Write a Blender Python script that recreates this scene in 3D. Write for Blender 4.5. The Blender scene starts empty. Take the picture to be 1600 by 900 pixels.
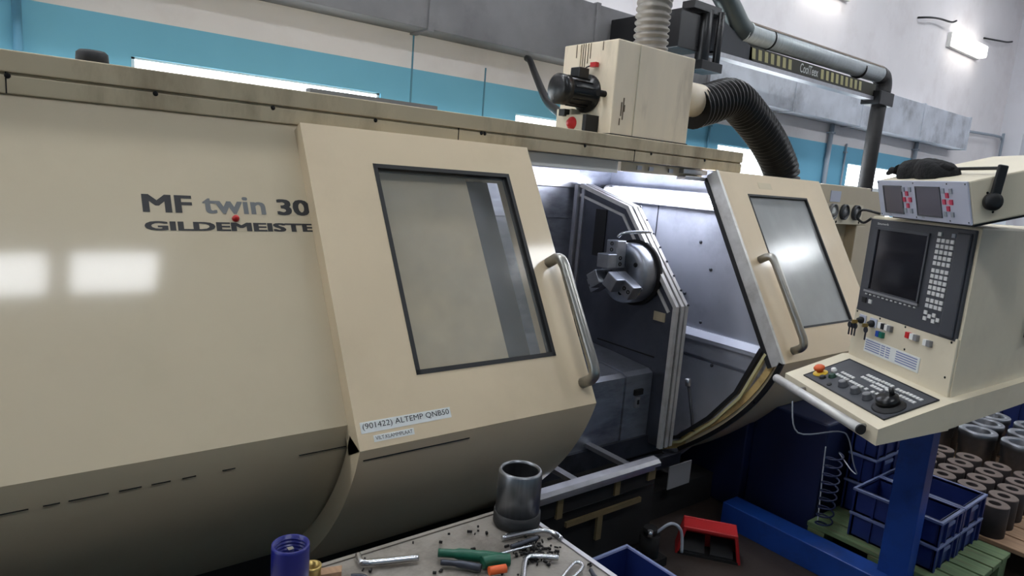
import bpy, math, random
from mathutils import Vector, Matrix
random.seed(7)
scene = bpy.context.scene
COL = scene.collection

# ------------------------------------------------------------------ camera
cam_d = bpy.data.cameras.new('camera')
cam = bpy.data.objects.new('camera', cam_d); COL.objects.link(cam)
scene.camera = cam
cam_d.sensor_fit = 'HORIZONTAL'; cam_d.sensor_width = 36.0
cam_d.lens = 36.0 * 1050.0 / 1600.0
cam_d.clip_start = 0.05; cam_d.clip_end = 200
CAM_RIGHT, CAM_DOWN, CAM_FWD = (0.788654, -0.609944, 0.077421), (-0.042062, -0.179149, -0.982922), (0.613397, 0.771929, -0.166941)
cam.matrix_world = Matrix((
    (CAM_RIGHT[0], -CAM_DOWN[0], -CAM_FWD[0], 0.0),
    (CAM_RIGHT[1], -CAM_DOWN[1], -CAM_FWD[1], 0.0),
    (CAM_RIGHT[2], -CAM_DOWN[2], -CAM_FWD[2], 1.65),
    (0, 0, 0, 1)))

# ------------------------------------------------------------------ world, exposure
world = bpy.data.worlds.new('world'); scene.world = world
world.use_nodes = True
WORLD_STRENGTH = 0.6
bg = world.node_tree.nodes['Background']
bg.inputs[0].default_value = (0.86, 0.93, 1.0, 1); bg.inputs[1].default_value = WORLD_STRENGTH
CEILING_LAMP = 23.0       # emission of the ceiling fixtures
WALL_LAMP = 4.5
WINDOW_GLOW = 4.0         # daylight in the frosted panes
WORK_LAMP = 24.0          # tube inside the lathe
vs = scene.view_settings
vs.view_transform = 'Standard'; vs.look = 'None'; vs.gamma = 1.0; vs.use_curve_mapping = False
vs.exposure = 0.45

# ------------------------------------------------------------------ helpers
def lin(c):
    return tuple(((v / 255.0) / 12.92 if v / 255.0 <= 0.04045 else ((v / 255.0 + 0.055) / 1.055) ** 2.4) for v in c)

def mat(name, rgb, rough=0.5, metal=0.0, var=0.0, scale=6.0, dirt=None, dirt_amt=0.0, dirt_scale=3.0, bump=0.0, bscale=80.0, spec=0.5, stretch=None, coat=0.0):
    m = bpy.data.materials.new(name); m.use_nodes = True
    nt = m.node_tree; b = nt.nodes['Principled BSDF']
    c = lin(rgb)
    b.inputs['Roughness'].default_value = rough; b.inputs['Metallic'].default_value = metal
    b.inputs['Specular IOR Level'].default_value = spec
    b.inputs['Base Color'].default_value = (*c, 1)
    if coat: b.inputs['Coat Weight'].default_value = coat; b.inputs['Coat Roughness'].default_value = 0.075
    tc = nt.nodes.new('ShaderNodeTexCoord')
    src = tc.outputs['Object']
    if stretch:
        mp = nt.nodes.new('ShaderNodeMapping'); mp.inputs['Scale'].default_value = stretch
        nt.links.new(src, mp.inputs['Vector']); src = mp.outputs['Vector']
    out = None
    if var > 0:
        n = nt.nodes.new('ShaderNodeTexNoise'); n.inputs['Scale'].default_value = scale; n.inputs['Detail'].default_value = 6
        nt.links.new(src, n.inputs['Vector'])
        r = nt.nodes.new('ShaderNodeValToRGB')
        r.color_ramp.elements[0].position = 0.3; r.color_ramp.elements[1].position = 0.7
        r.color_ramp.elements[0].color = (*[v * (1 - var) for v in c], 1)
        r.color_ramp.elements[1].color = (*[min(1, v * (1 + var * 0.6)) for v in c], 1)
        nt.links.new(n.outputs['Fac'], r.inputs['Fac']); out = r.outputs['Color']
        mr = nt.nodes.new('ShaderNodeMapRange')
        mr.inputs['To Min'].default_value = max(0.02, rough - 0.08); mr.inputs['To Max'].default_value = min(1, rough + 0.1)
        nt.links.new(n.outputs['Fac'], mr.inputs['Value']); nt.links.new(mr.outputs['Result'], b.inputs['Roughness'])
    if dirt is not None:
        n2 = nt.nodes.new('ShaderNodeTexNoise'); n2.inputs['Scale'].default_value = dirt_scale; n2.inputs['Detail'].default_value = 9
        n2.inputs['Roughness'].default_value = 0.65
        nt.links.new(src, n2.inputs['Vector'])
        r2 = nt.nodes.new('ShaderNodeValToRGB')
        r2.color_ramp.elements[0].position = 0.5; r2.color_ramp.elements[1].position = 0.72
        r2.color_ramp.elements[0].color = (0, 0, 0, 1); r2.color_ramp.elements[1].color = (dirt_amt,) * 3 + (1,)
        nt.links.new(n2.outputs['Fac'], r2.inputs['Fac'])
        mx = nt.nodes.new('ShaderNodeMixRGB'); mx.inputs['Color2'].default_value = (*lin(dirt), 1)
        nt.links.new(r2.outputs['Color'], mx.inputs['Fac'])
        if out: nt.links.new(out, mx.inputs['Color1'])
        else: mx.inputs['Color1'].default_value = (*c, 1)
        out = mx.outputs['Color']
    if out: nt.links.new(out, b.inputs['Base Color'])
    if bump > 0:
        n3 = nt.nodes.new('ShaderNodeTexNoise'); n3.inputs['Scale'].default_value = bscale; n3.inputs['Detail'].default_value = 4
        nt.links.new(src, n3.inputs['Vector'])
        bp = nt.nodes.new('ShaderNodeBump'); bp.inputs['Strength'].default_value = bump; bp.inputs['Distance'].default_value = 0.01
        nt.links.new(n3.outputs['Fac'], bp.inputs['Height']); nt.links.new(bp.outputs['Normal'], b.inputs['Normal'])
    return m

def emit(name, rgb, strength):
    m = bpy.data.materials.new(name); m.use_nodes = True
    b = m.node_tree.nodes['Principled BSDF']
    b.inputs['Base Color'].default_value = (*lin(rgb), 1)
    b.inputs['Emission Color'].default_value = (*lin(rgb), 1); b.inputs['Emission Strength'].default_value = strength
    return m

def pane_mat(name, rgb, haze, rough):
    """clear polycarbonate with a scuffed, hazy surface"""
    m = bpy.data.materials.new(name); m.use_nodes = True
    nt = m.node_tree; b = nt.nodes['Principled BSDF']; o = nt.nodes['Material Output']
    b.inputs['Base Color'].default_value = (*lin(rgb), 1); b.inputs['Roughness'].default_value = rough
    t = nt.nodes.new('ShaderNodeBsdfTransparent'); mix = nt.nodes.new('ShaderNodeMixShader')
    tc = nt.nodes.new('ShaderNodeTexCoord'); n = nt.nodes.new('ShaderNodeTexNoise')
    n.inputs['Scale'].default_value = 5; n.inputs['Detail'].default_value = 8
    nt.links.new(tc.outputs['Object'], n.inputs['Vector'])
    mr = nt.nodes.new('ShaderNodeMapRange'); mr.inputs['From Min'].default_value = 0.3; mr.inputs['From Max'].default_value = 0.7
    mr.inputs['To Min'].default_value = max(0, haze - 0.08); mr.inputs['To Max'].default_value = min(1, haze + 0.08)
    nt.links.new(n.outputs['Fac'], mr.inputs['Value']); nt.links.new(mr.outputs['Result'], mix.inputs['Fac'])
    nt.links.new(t.outputs[0], mix.inputs[1]); nt.links.new(b.outputs[0], mix.inputs[2]); nt.links.new(mix.outputs[0], o.inputs['Surface'])
    return m

WM = {}
def wm(o): return WM.get(o.name, Matrix.Identity(4))

def place(mesh, name, m=None, parent=None, M=None):
    o = bpy.data.objects.new(name, mesh); COL.objects.link(o)
    M = M or Matrix.Identity(4)
    if m is not None and mesh is not None and not mesh.materials: mesh.materials.append(m)
    if parent is not None:
        o.parent = parent; o.matrix_parent_inverse = wm(parent).inverted()
    o.matrix_basis = M; WM[o.name] = M
    return o

def thing(name, label, cat, loc=(0, 0, 0), group=None, kind=None):
    o = bpy.data.objects.new(name, None); COL.objects.link(o)
    o.empty_display_size = 0.1
    o.matrix_basis = Matrix.Translation(loc); WM[o.name] = Matrix.Translation(loc)
    tag(o, label, cat, group, kind)
    return o

def tag(o, label=None, cat=None, group=None, kind=None):
    if label: o['label'] = label
    if cat: o['category'] = cat
    if group: o['group'] = group
    if kind: o['kind'] = kind
    return o

def copy_tree(o, M, parent=None):
    """copy a thing built at the origin together with its parts and sub-parts"""
    c = o.copy(); COL.objects.link(c)
    if parent is None: c.matrix_basis = M; WM[c.name] = M
    else: c.parent = parent
    for ch in o.children: copy_tree(ch, M, c)
    return c

class MB:
    def __init__(s): s.v = []; s.f = []; s.sm = []
    def add(s, vs_, fs, smooth=False):
        b = len(s.v); s.v += [tuple(p) for p in vs_]
        s.f += [tuple(b + i for i in f) for f in fs]; s.sm += [smooth] * len(fs); return s
    def box(s, x0, y0, z0, x1, y1, z1):
        v = [(x, y, z) for z in (z0, z1) for y in (y0, y1) for x in (x0, x1)]
        return s.add(v, [(0, 2, 3, 1), (4, 5, 7, 6), (0, 1, 5, 4), (2, 6, 7, 3), (0, 4, 6, 2), (1, 3, 7, 5)])
    def obox(s, o, a, b, c):
        """box from a corner and three edge vectors"""
        o, a, b, c = Vector(o), Vector(a), Vector(b), Vector(c)
        if a.cross(b).dot(c) < 0: a, b = b, a
        v = [o, o + a, o + b, o + a + b, o + c, o + a + c, o + b + c, o + a + b + c]
        return s.add(v, [(0, 2, 3, 1), (4, 5, 7, 6), (0, 1, 5, 4), (2, 6, 7, 3), (0, 4, 6, 2), (1, 3, 7, 5)])
    def prism(s, poly, vec):
        """polygon (3-D points) extruded along vec"""
        poly = [Vector(p) for p in poly]; vec = Vector(vec); n = len(poly)
        nrm = Vector((0, 0, 0))
        for i in range(n): nrm += (poly[i] - poly[0]).cross(poly[(i + 1) % n] - poly[0])
        if nrm.dot(vec) > 0: poly = poly[::-1]
        v = poly + [p + vec for p in poly]
        fs = [tuple(range(n)), tuple(range(2 * n - 1, n - 1, -1))]
        fs += [((i + 1) % n, i, n + i, n + (i + 1) % n) for i in range(n)]
        return s.add(v, fs)
    def rev(s, prof, origin=(0, 0, 0), axis=(0, 0, 1), n=28, smooth=True, cap=True):
        """(radius, height) profile revolved about axis through origin"""
        ax = Vector(axis).normalized(); t = Vector((1, 0, 0)) if abs(ax.x) < 0.9 else Vector((0, 1, 0))
        e1 = ax.cross(t).normalized(); e2 = ax.cross(e1); o = Vector(origin)
        v = []; fs = []
        for r, h in prof:
            for k in range(n):
                a = 2 * math.pi * k / n; v.append(o + ax * h + (e1 * math.cos(a) + e2 * math.sin(a)) * r)
        for i in range(len(prof) - 1):
            for k in range(n):
                k2 = (k + 1) % n; fs.append((i * n + k, i * n + k2, (i + 1) * n + k2, (i + 1) * n + k))
        s.add(v, fs, smooth)
        if cap:
            b = len(s.v) - len(v)
            if prof[0][0] > 1e-6: s.f.append(tuple(b + k for k in range(n))[::-1]); s.sm.append(False)
            if prof[-1][0] > 1e-6: s.f.append(tuple(b + (len(prof) - 1) * n + k for k in range(n))); s.sm.append(False)
        return s
    def cyl(s, p0, p1, r, r1=None, n=20):
        p0, p1 = Vector(p0), Vector(p1); d = p1 - p0
        return s.rev([(r, 0), (r if r1 is None else r1, d.length)], p0, d, n)
    def tube(s, path, r, n=12, closed=False):
        """swept circle; r is a number or a list of radii"""
        P = [Vector(p) for p in path]; m = len(P); v = []; fs = []
        R = r if isinstance(r, (list, tuple)) else [r] * m
        T = []
        for i in range(m):
            if closed: d = P[(i + 1) % m] - P[i - 1]
            else: d = P[min(i + 1, m - 1)] - P[max(i - 1, 0)]
            T.append(d.normalized())
        up = Vector((0, 0, 1)) if abs(T[0].z) < 0.9 else Vector((1, 0, 0))
        e = T[0].cross(up).normalized()
        for i in range(m):
            e = (e - T[i] * e.dot(T[i])).normalized(); g = T[i].cross(e)
            for k in range(n):
                a = 2 * math.pi * k / n; v.append(P[i] + (e * math.cos(a) + g * math.sin(a)) * R[i])
        for i in range(m - 1 + (1 if closed else 0)):
            j = (i + 1) % m
            for k in range(n):
                k2 = (k + 1) % n; fs.append((i * n + k, i * n + k2, j * n + k2, j * n + k))
        s.add(v, fs, True)
        if not closed:
            b = len(s.v) - len(v)
            s.f.append(tuple(b + k for k in range(n))[::-1]); s.sm.append(False)
            s.f.append(tuple(b + (m - 1) * n + k for k in range(n))); s.sm.append(False)
        return s
    def sheet(s, prof, x0, x1, th, smooth=False):
        """(y, z) profile polyline with thickness th to the inside, extruded in x"""
        n = len(prof); inn = []
        for i in range(n):
            a = Vector(prof[max(i - 1, 0)]); b = Vector(prof[min(i + 1, n - 1)]); d = (b - a).normalized()
            q = Vector((-d.y, d.x)); q = q if q.x > 0 else -q
            inn.append((prof[i][0] + q.x * th, prof[i][1] + q.y * th))
        for ring, flip in ((prof, False), (inn, True)):
            v = [(x0, *p) for p in ring] + [(x1, *p) for p in ring]
            fs = [(i, i + 1, n + i + 1, n + i) for i in range(n - 1)]
            s.add(v, [f[::-1] for f in fs] if flip else fs, smooth)
        for i in range(n - 1):
            s.add([(x0, *prof[i]), (x0, *inn[i]), (x0, *inn[i + 1]), (x0, *prof[i + 1])], [(0, 1, 2, 3)])
            s.add([(x1, *prof[i]), (x1, *prof[i + 1]), (x1, *inn[i + 1]), (x1, *inn[i])], [(0, 1, 2, 3)])
        for x in (0, n - 1):
            s.add([(x0, *prof[x]), (x1, *prof[x]), (x1, *inn[x]), (x0, *inn[x])], [(0, 1, 2, 3) if x else (3, 2, 1, 0)])
        return s
    def mesh(s, name):
        me = bpy.data.meshes.new(name); me.from_pydata(s.v, [], s.f); me.update()
        me.polygons.foreach_set('use_smooth', s.sm); return me
    def build(s, name, m, parent=None, M=None, bevel=0.0, seg=2):
        o = place(s.mesh(name), name, m, parent, M)
        if bevel > 0:
            b = o.modifiers.new('bevel', 'BEVEL'); b.width = bevel; b.segments = seg; b.limit_method = 'ANGLE'; b.angle_limit = math.radians(40)
        return o

def smooth_path(pts, k=6):
    P = [Vector(p) for p in pts]; out = []
    for i in range(len(P) - 1):
        p0, p1, p2, p3 = P[max(i - 1, 0)], P[i], P[i + 1], P[min(i + 2, len(P) - 1)]
        for j in range(k):
            t = j / k
            out.append(0.5 * (2 * p1 + (p2 - p0) * t + (2 * p0 - 5 * p1 + 4 * p2 - p3) * t * t + (3 * p1 - p0 - 3 * p2 + p3) * t ** 3))
    out.append(P[-1]); return out

def ribbed(path, r, amp, pitch):
    """resample a path and give it corrugated radii"""
    P = smooth_path(path, 40); L = [0]
    for a, b in zip(P, P[1:]): L.append(L[-1] + (b - a).length)
    n = int(L[-1] / (pitch / 4)); pts = []; rad = []; j = 0
    for i in range(n + 1):
        t = L[-1] * i / n
        while j < len(L) - 2 and L[j + 1] < t: j += 1
        f = (t - L[j]) / max(1e-9, L[j + 1] - L[j]); pts.append(P[j].lerp(P[j + 1], min(1, f)))
        rad.append(r + amp * (1 if i % 4 in (0, 1) else -1))
    return pts, rad

def text(name, s, m, parent, org, u, v, width, height, bold=0.0, lift=0.0006):
    cu = bpy.data.curves.new(name, 'FONT'); cu.body = s; cu.size = 1; cu.resolution_u = 3
    ob = bpy.data.objects.new(name, cu)
    me = bpy.data.meshes.new_from_object(ob); bpy.data.objects.remove(ob); bpy.data.curves.remove(cu)
    P0 = [w.co.copy() for w in me.vertices]; F0 = [tuple(p.vertices) for p in me.polygons]
    bpy.data.meshes.remove(me); P = []; F = []
    for dx, dy in (((0, 0),) if bold == 0 else [(i * bold, j * bold * 0.6) for i in (-1, -0.33, 0.33, 1) for j in (-1, 1)]):
        F += [tuple(len(P) + i for i in f) for f in F0]; P += [Vector((p.x + dx, p.y + dy, len(F) * 1e-8)) for p in P0]
    xs = [p.x for p in P]; ys = [p.y for p in P]
    x0, x1, y0, y1 = min(xs), max(xs), min(ys), max(ys)
    u = Vector(u).normalized(); v = Vector(v).normalized(); nrm = u.cross(v); o = Vector(org)
    P = [o + u * ((p.x - x0) / (x1 - x0) * width) + v * ((p.y - y0) / (y1 - y0) * height) + nrm * (lift + p.z * 2.0) for p in P]
    me = bpy.data.meshes.new(name); me.from_pydata(P, [], F); me.update()
    me.name = name
    return place(me, name, m, parent)

# ------------------------------------------------------------------ materials
M_beige = mat('cream_enamel', (197, 182, 153), 0.5, var=0.05, scale=2.5, dirt=(120, 100, 72), dirt_amt=0.10, dirt_scale=2.2, coat=0.45)
M_door = mat('cream_door_enamel', (216, 196, 163), 0.5, var=0.05, scale=3.0, dirt=(120, 98, 70), dirt_amt=0.10, dirt_scale=2.8, coat=0.45)
M_header = mat('stained_cream_enamel', (198, 183, 152), 0.5, var=0.10, scale=4, dirt=(96, 74, 48), dirt_amt=0.75, dirt_scale=3.2, stretch=(1, 1, 0.35))
M_box = mat('oily_cream_sheet', (228, 213, 188), 0.45, var=0.08, scale=5, dirt=(110, 88, 60), dirt_amt=0.5, dirt_scale=3.0, stretch=(1.6, 1.6, 0.4))
M_console = mat('console_cream', (214, 204, 180), 0.5, var=0.04, scale=6, dirt=(130, 112, 84), dirt_amt=0.15, dirt_scale=4)
M_steel = mat('brushed_steel', (168, 172, 182), 0.42, 0.85, var=0.22, scale=7, stretch=(1, 1, 3), dirt=(70, 72, 80), dirt_amt=0.5, dirt_scale=4)
M_alu = mat('aluminium', (186, 186, 190), 0.36, 0.9, var=0.12, scale=20)
M_trim = mat('bright_aluminium_trim', (206, 204, 200), 0.45, 0.35, var=0.1, scale=18, dirt=(120, 108, 92), dirt_amt=0.4, dirt_scale=8)
M_satin = mat('satin_handle_steel', (158, 156, 150), 0.34, 0.9, var=0.10, scale=30)
M_endwall = mat('end_wall_steel', (178, 182, 194), 0.5, 0.55, var=0.12, scale=4, dirt=(96, 100, 112), dirt_amt=0.4, dirt_scale=3)
M_darksteel = mat('oily_dark_steel', (72, 75, 84), 0.45, 0.7, var=0.25, scale=6, dirt=(28, 28, 32), dirt_amt=0.6, dirt_scale=5)
M_divider = mat('divider_steel', (84, 87, 97), 0.45, 0.6, var=0.2, scale=5, dirt=(50, 52, 58), dirt_amt=0.5, dirt_scale=4)
M_oil = mat('dried_oil', (92, 74, 50), 0.5)
M_chuck = mat('worn_chuck_steel', (158, 162, 170), 0.38, 0.9, var=0.15, scale=18)
M_sleeve = mat('turned_sleeve_steel', (128, 130, 134), 0.33, 0.9, var=0.12, scale=30, stretch=(6, 6, 0.3))
M_turned = mat('dull_turned_steel', (128, 130, 136), 0.38, 0.85, var=0.2, scale=20)
M_chrome = mat('machined_steel', (205, 207, 212), 0.22, 1.0, var=0.10, scale=25)
M_black = mat('black_rubber', (22, 22, 24), 0.55, var=0.15, scale=20)
M_blackgloss = mat('black_enamel', (20, 20, 22), 0.3, var=0.15, scale=20)
M_hose = mat('black_plastic_hose', (4, 4, 5), 0.4, spec=0.3)
M_grime = mat('greasy_black_iron', (16, 14, 14), 0.85, var=0.3, scale=8)
M_tan = mat('yellowed_edge_paint', (206, 176, 116), 0.6, var=0.12, scale=14, dirt=(96, 66, 34), dirt_amt=0.8, dirt_scale=9)
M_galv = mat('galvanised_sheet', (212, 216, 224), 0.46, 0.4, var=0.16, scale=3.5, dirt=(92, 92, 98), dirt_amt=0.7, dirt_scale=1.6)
M_dullsheet = mat('dull_grey_sheet', (122, 121, 123), 0.6, 0.3, var=0.2, scale=3.0, dirt=(76, 75, 78), dirt_amt=0.6, dirt_scale=1.8)
M_ducttube = mat('dusty_foil_duct', (150, 144, 136), 0.5, 0.5, var=0.2, scale=14, dirt=(90, 80, 70), dirt_amt=0.5, dirt_scale=6)
M_pipe = mat('zinc_pipe', (196, 202, 204), 0.42, 0.45, var=0.15, scale=12, stretch=(4, 1, 1))
M_greypipe = mat('grey_green_pipe', (92, 100, 100), 0.4, 0.4, var=0.12, scale=8)
M_darkpipe = mat('dark_pipe', (58, 56, 56), 0.5, 0.2, var=0.2, scale=10)
M_blue = mat('blue_enamel', (20, 62, 140), 0.42, var=0.12, scale=8, dirt=(16, 30, 62), dirt_amt=0.5, dirt_scale=6)
M_navy = mat('navy_enamel', (14, 26, 66), 0.5, var=0.15, scale=5)
M_crate = mat('blue_plastic', (20, 38, 96), 0.45, var=0.12, scale=10)
M_rim = mat('worn_blue_rim', (98, 110, 150), 0.5, var=0.15, scale=20)
M_cup = mat('blue_cup_plastic', (16, 24, 110), 0.35)
M_red = mat('red_enamel', (176, 34, 36), 0.4, var=0.12, scale=12)
M_redplain = mat('red_plastic', (196, 34, 36), 0.4)
M_green = mat('green_handle_plastic', (12, 84, 62), 0.4, var=0.1, scale=30)
M_orange = mat('orange_plastic', (214, 92, 40), 0.45)
M_yellow = mat('yellow_plastic', (222, 184, 48), 0.45)
M_white = mat('white_plastic', (226, 226, 222), 0.5)
M_grey = mat('grey_plastic', (128, 128, 130), 0.5)
M_panelgrey = mat('charcoal_panel', (62, 64, 70), 0.5, var=0.06, scale=30)
M_frontgrey = mat('light_grey_front', (186, 190, 206), 0.45)
M_screen = mat('dark_glass_screen', (22, 20, 24), 0.12, spec=0.6)
M_lcd = mat('grey_display_glass', (86, 82, 92), 0.25)
M_key = mat('pale_keycap', (206, 206, 204), 0.5)
M_keygrey = mat('grey_keycap', (150, 156, 166), 0.5)
M_keyred = mat('red_keycap', (196, 54, 84), 0.5)
M_print = mat('black_print', (24, 22, 24), 0.5)
M_printgrey = mat('grey_print', (104, 106, 106), 0.5)
M_label = mat('white_label', (224, 226, 222), 0.5, var=0.05, scale=40)
M_printblue = mat('blue_print', (128, 138, 172), 0.6)
M_bench = mat('scratched_bench_sheet', (142, 136, 128), 0.42, 0.35, var=0.22, scale=9, dirt=(64, 54, 44), dirt_amt=0.7, dirt_scale=7, bump=0.15, bscale=120)
M_wood = mat('raw_wood', (156, 124, 96), 0.75, var=0.25, scale=6, stretch=(14, 1.5, 14))
M_shadedbar = mat('shaded_bar_tan', (104, 88, 58), 0.8, var=0.3, scale=8)  # tan bar colour darkened for the shade under the tray
M_greenwood = mat('green_stained_wood', (96, 118, 82), 0.75, var=0.3, scale=5, stretch=(14, 1.5, 14), dirt=(112, 92, 68), dirt_amt=0.7, dirt_scale=4)
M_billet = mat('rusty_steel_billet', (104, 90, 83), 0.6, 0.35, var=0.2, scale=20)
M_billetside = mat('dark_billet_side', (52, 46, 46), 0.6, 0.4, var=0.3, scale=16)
M_brass = mat('brass', (176, 152, 92), 0.35, 0.8, var=0.1, scale=20)
M_cloth = mat('black_cloth', (12, 12, 14), 0.95, bump=0.6, bscale=60)
M_rag = mat('white_rag', (220, 220, 216), 0.9, bump=0.5, bscale=40)
M_floor = mat('oily_brown_floor', (52, 42, 36), 0.55, var=0.3, scale=3, dirt=(40, 32, 28), dirt_amt=0.8, dirt_scale=2.5, bump=0.2, bscale=40)
M_ceil = mat('white_ceiling', (224, 226, 230), 0.9, var=0.03)
M_wallwhite = mat('white_wall_paint', (228, 227, 232), 0.85, var=0.03, scale=1.5, dirt=(190, 180, 178), dirt_amt=0.3, dirt_scale=1.0)
M_conduit = mat('painted_conduit', (150, 160, 172), 0.5)
M_blueconduit = mat('blue_painted_conduit', (84, 138, 164), 0.6)
M_frame = mat('white_window_frame', (232, 236, 236), 0.5)
M_stripe = mat('faded_cream_stripe', (198, 190, 140), 0.6)
M_stripedark = mat('dark_olive_strip', (74, 72, 62), 0.6)
M_cable = mat('grey_cable', (176, 180, 190), 0.5)
M_winlight = emit('daylit_pane', (244, 250, 255), WINDOW_GLOW)
M_tubelight = emit('lit_tube', (238, 242, 255), WORK_LAMP)
M_lamp = emit('lit_diffuser', (246, 250, 255), CEILING_LAMP)
M_walllamp = emit('lit_wall_diffuser', (255, 252, 246), WALL_LAMP)
M_pane = pane_mat('clear_polycarbonate', (176, 176, 170), 0.16, 0.12)
M_panefrost = pane_mat('scuffed_polycarbonate', (176, 178, 178), 0.72, 0.15)

def two_tone():
    m = mat('two_tone_wall_paint', (240, 235, 236), 0.85, var=0.04, scale=1.6, dirt=(198, 186, 184), dirt_amt=0.35, dirt_scale=1.1)
    nt = m.node_tree; b = nt.nodes['Principled BSDF']
    prev = b.inputs['Base Color'].links[0].from_socket
    tc = nt.nodes.new('ShaderNodeTexCoord'); sp = nt.nodes.new('ShaderNodeSeparateXYZ')
    nt.links.new(tc.outputs['Object'], sp.inputs[0])
    lt = nt.nodes.new('ShaderNodeMath'); lt.operation = 'LESS_THAN'; lt.inputs[1].default_value = 2.345
    nt.links.new(sp.outputs['Z'], lt.inputs[0])
    n = nt.nodes.new('ShaderNodeTexNoise'); n.inputs['Scale'].default_value = 2; nt.links.new(tc.outputs['Object'], n.inputs['Vector'])
    r = nt.nodes.new('ShaderNodeValToRGB'); r.color_ramp.elements[0].color = (*lin((120, 188, 218)), 1); r.color_ramp.elements[1].color = (*lin((130, 200, 230)), 1)
    nt.links.new(n.outputs['Fac'], r.inputs['Fac'])
    mx = nt.nodes.new('ShaderNodeMixRGB'); nt.links.new(lt.outputs[0], mx.inputs['Fac'])
    nt.links.new(prev, mx.inputs['Color1']); nt.links.new(r.outputs['Color'], mx.inputs['Color2'])
    nt.links.new(mx.outputs['Color'], b.inputs['Base Color'])
    return m
M_wall = two_tone()

# ================================================================== THE ROOM
WY = 4.5
def structure(o): o['kind'] = 'structure'; return o
structure(MB().box(-7, -8, -0.1, 15.4, WY + 0.4, 0).build('floor', M_floor))
structure(MB().box(-7, -8, 5.6, 15.4, WY + 0.4, 5.7).build('ceiling', M_ceil))
wins = [(-2.10, -0.54), (0.69, 2.25), (3.47, 5.03), (6.24, 7.80), (9.14, 10.70), (11.95, 13.5)]
b = MB(); b.box(-7, WY, 0, 15, WY + 0.4, 0.9); b.box(-7, WY, 2.14, 15, WY + 0.4, 5.6)
xs = [-7] + [x for w in wins for x in w] + [15]
for i in range(0, len(xs), 2): b.box(xs[i], WY, 0.9, xs[i + 1], WY + 0.4, 2.14)
structure(b.build('wall_back', M_wall))
structure(MB().box(15, -8, 0, 15.4, WY + 0.4, 5.6).build('wall_right', M_wallwhite))
added_wins = [(1.2, 3.4)]  # unseen window added in the left wall to light the console front
b = MB(); b.box(-7.4, -8, 0, -7, WY + 0.4, 1.0); b.box(-7.4, -8, 3.2, -7, WY + 0.4, 5.6)
ys = [-8] + [y for w in added_wins for y in w] + [WY + 0.4]
for i in range(0, len(ys), 2): b.box(-7.4, ys[i], 1.0, -7, ys[i + 1], 3.2)
structure(b.build('wall_left', M_wall))
for i, (a, c) in enumerate(added_wins):
    w = bpy.data.objects.new('window_%d' % (i + 7), None); COL.objects.link(w)
    w.matrix_basis = Matrix.Translation((-7, a, 1.0)); WM[w.name] = w.matrix_basis.copy(); w['kind'] = 'structure'
    f = MB(); f.box(-7.2, a, 1.0, -7.1, a + 0.06, 3.2); f.box(-7.2, c - 0.06, 1.0, -7.1, c, 3.2); f.box(-7.2, a, 1.0, -7.1, c, 1.06); f.box(-7.2, a, 3.14, -7.1, c, 3.2)
    f.box(-7.2, (a + c) / 2 - 0.03, 1.06, -7.1, (a + c) / 2 + 0.03, 3.14)
    f.build('window_frame', M_frame, w)
    for y0, y1 in ((a + 0.06, (a + c) / 2 - 0.03), ((a + c) / 2 + 0.03, c - 0.06)): MB().box(-7.17, y0, 1.06, -7.15, y1, 3.14).build('pane', M_winlight, w)
structure(MB().box(-7.4, -8.4, 0, 15.4, -8, 5.6).build('wall_front', M_wall))
structure(MB().box(14.55, WY - 0.35, 0, 15.0, WY, 5.6).build('trim_1', M_wallwhite))
for i, (a, c) in enumerate(wins):
    w = bpy.data.objects.new('window_%d' % (i + 1), None); COL.objects.link(w)
    w.matrix_basis = Matrix.Translation((a, WY, 0.9)); WM[w.name] = w.matrix_basis.copy(); w['kind'] = 'structure'
    f = MB()
    f.box(a, WY + 0.02, 0.9, a + 0.02, WY + 0.09, 2.14); f.box(c - 0.02, WY + 0.02, 0.9, c, WY + 0.09, 2.14)
    f.box(a, WY + 0.02, 0.9, c, WY + 0.09, 0.96); f.box(a, WY + 0.02, 2.128, c, WY + 0.09, 2.14)
    f.box((a + c) / 2 - 0.03, WY + 0.02, 0.96, (a + c) / 2 + 0.03, WY + 0.09, 1.80); f.box(a, WY + 0.02, 1.80, c, WY + 0.09, 1.85)
    MB().box(a + 0.02, WY + 0.03, 1.85, c - 0.02, WY + 0.045, 2.128).build('pane', M_winlight, w)
    f.build('window_frame', M_frame, w)
    for x0, x1 in ((a + 0.02, (a + c) / 2 - 0.03), ((a + c) / 2 + 0.03, c - 0.02)):
        MB().box(x0, WY + 0.03, 0.96, x1, WY + 0.045, 1.80).build('pane', M_winlight, w)

# vertical conduits and the loose pipe on the back wall
def conduit(x, z0, z1, r, m, label):
    t = MB().cyl((x, WY - r - 0.01, z0), (x, WY - r - 0.01, z1), r, n=10)
    for z in (z0 + 0.15, (z0 + z1) / 2, z1 - 0.12): t.box(x - r - 0.012, WY - 2 * r - 0.014, z, x + r + 0.012, WY, z + 0.02)
    tag(t.build('wall_conduit', m), label, 'pipe')
conduit(0.17, 0.3, 2.9, 0.022, M_blueconduit, 'blue painted vertical conduit on the wall at the far left')
conduit(8.50, 0.3, 2.585, 0.03, M_conduit, 'grey vertical conduit rising to the wall duct beside the black hose')
conduit(11.05, 0.3, 2.585, 0.03, M_conduit, 'grey vertical conduit on the wall behind the black cloth')
conduit(8.98, 0.3, 2.38, 0.012, M_conduit, 'thin vertical cable on blue wall between hose and dark down pipe')
conduit(6.03, 0.3, 2.42, 0.012, M_blueconduit, 'thin blue cable on the wall just right of the cream fan box')
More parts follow.
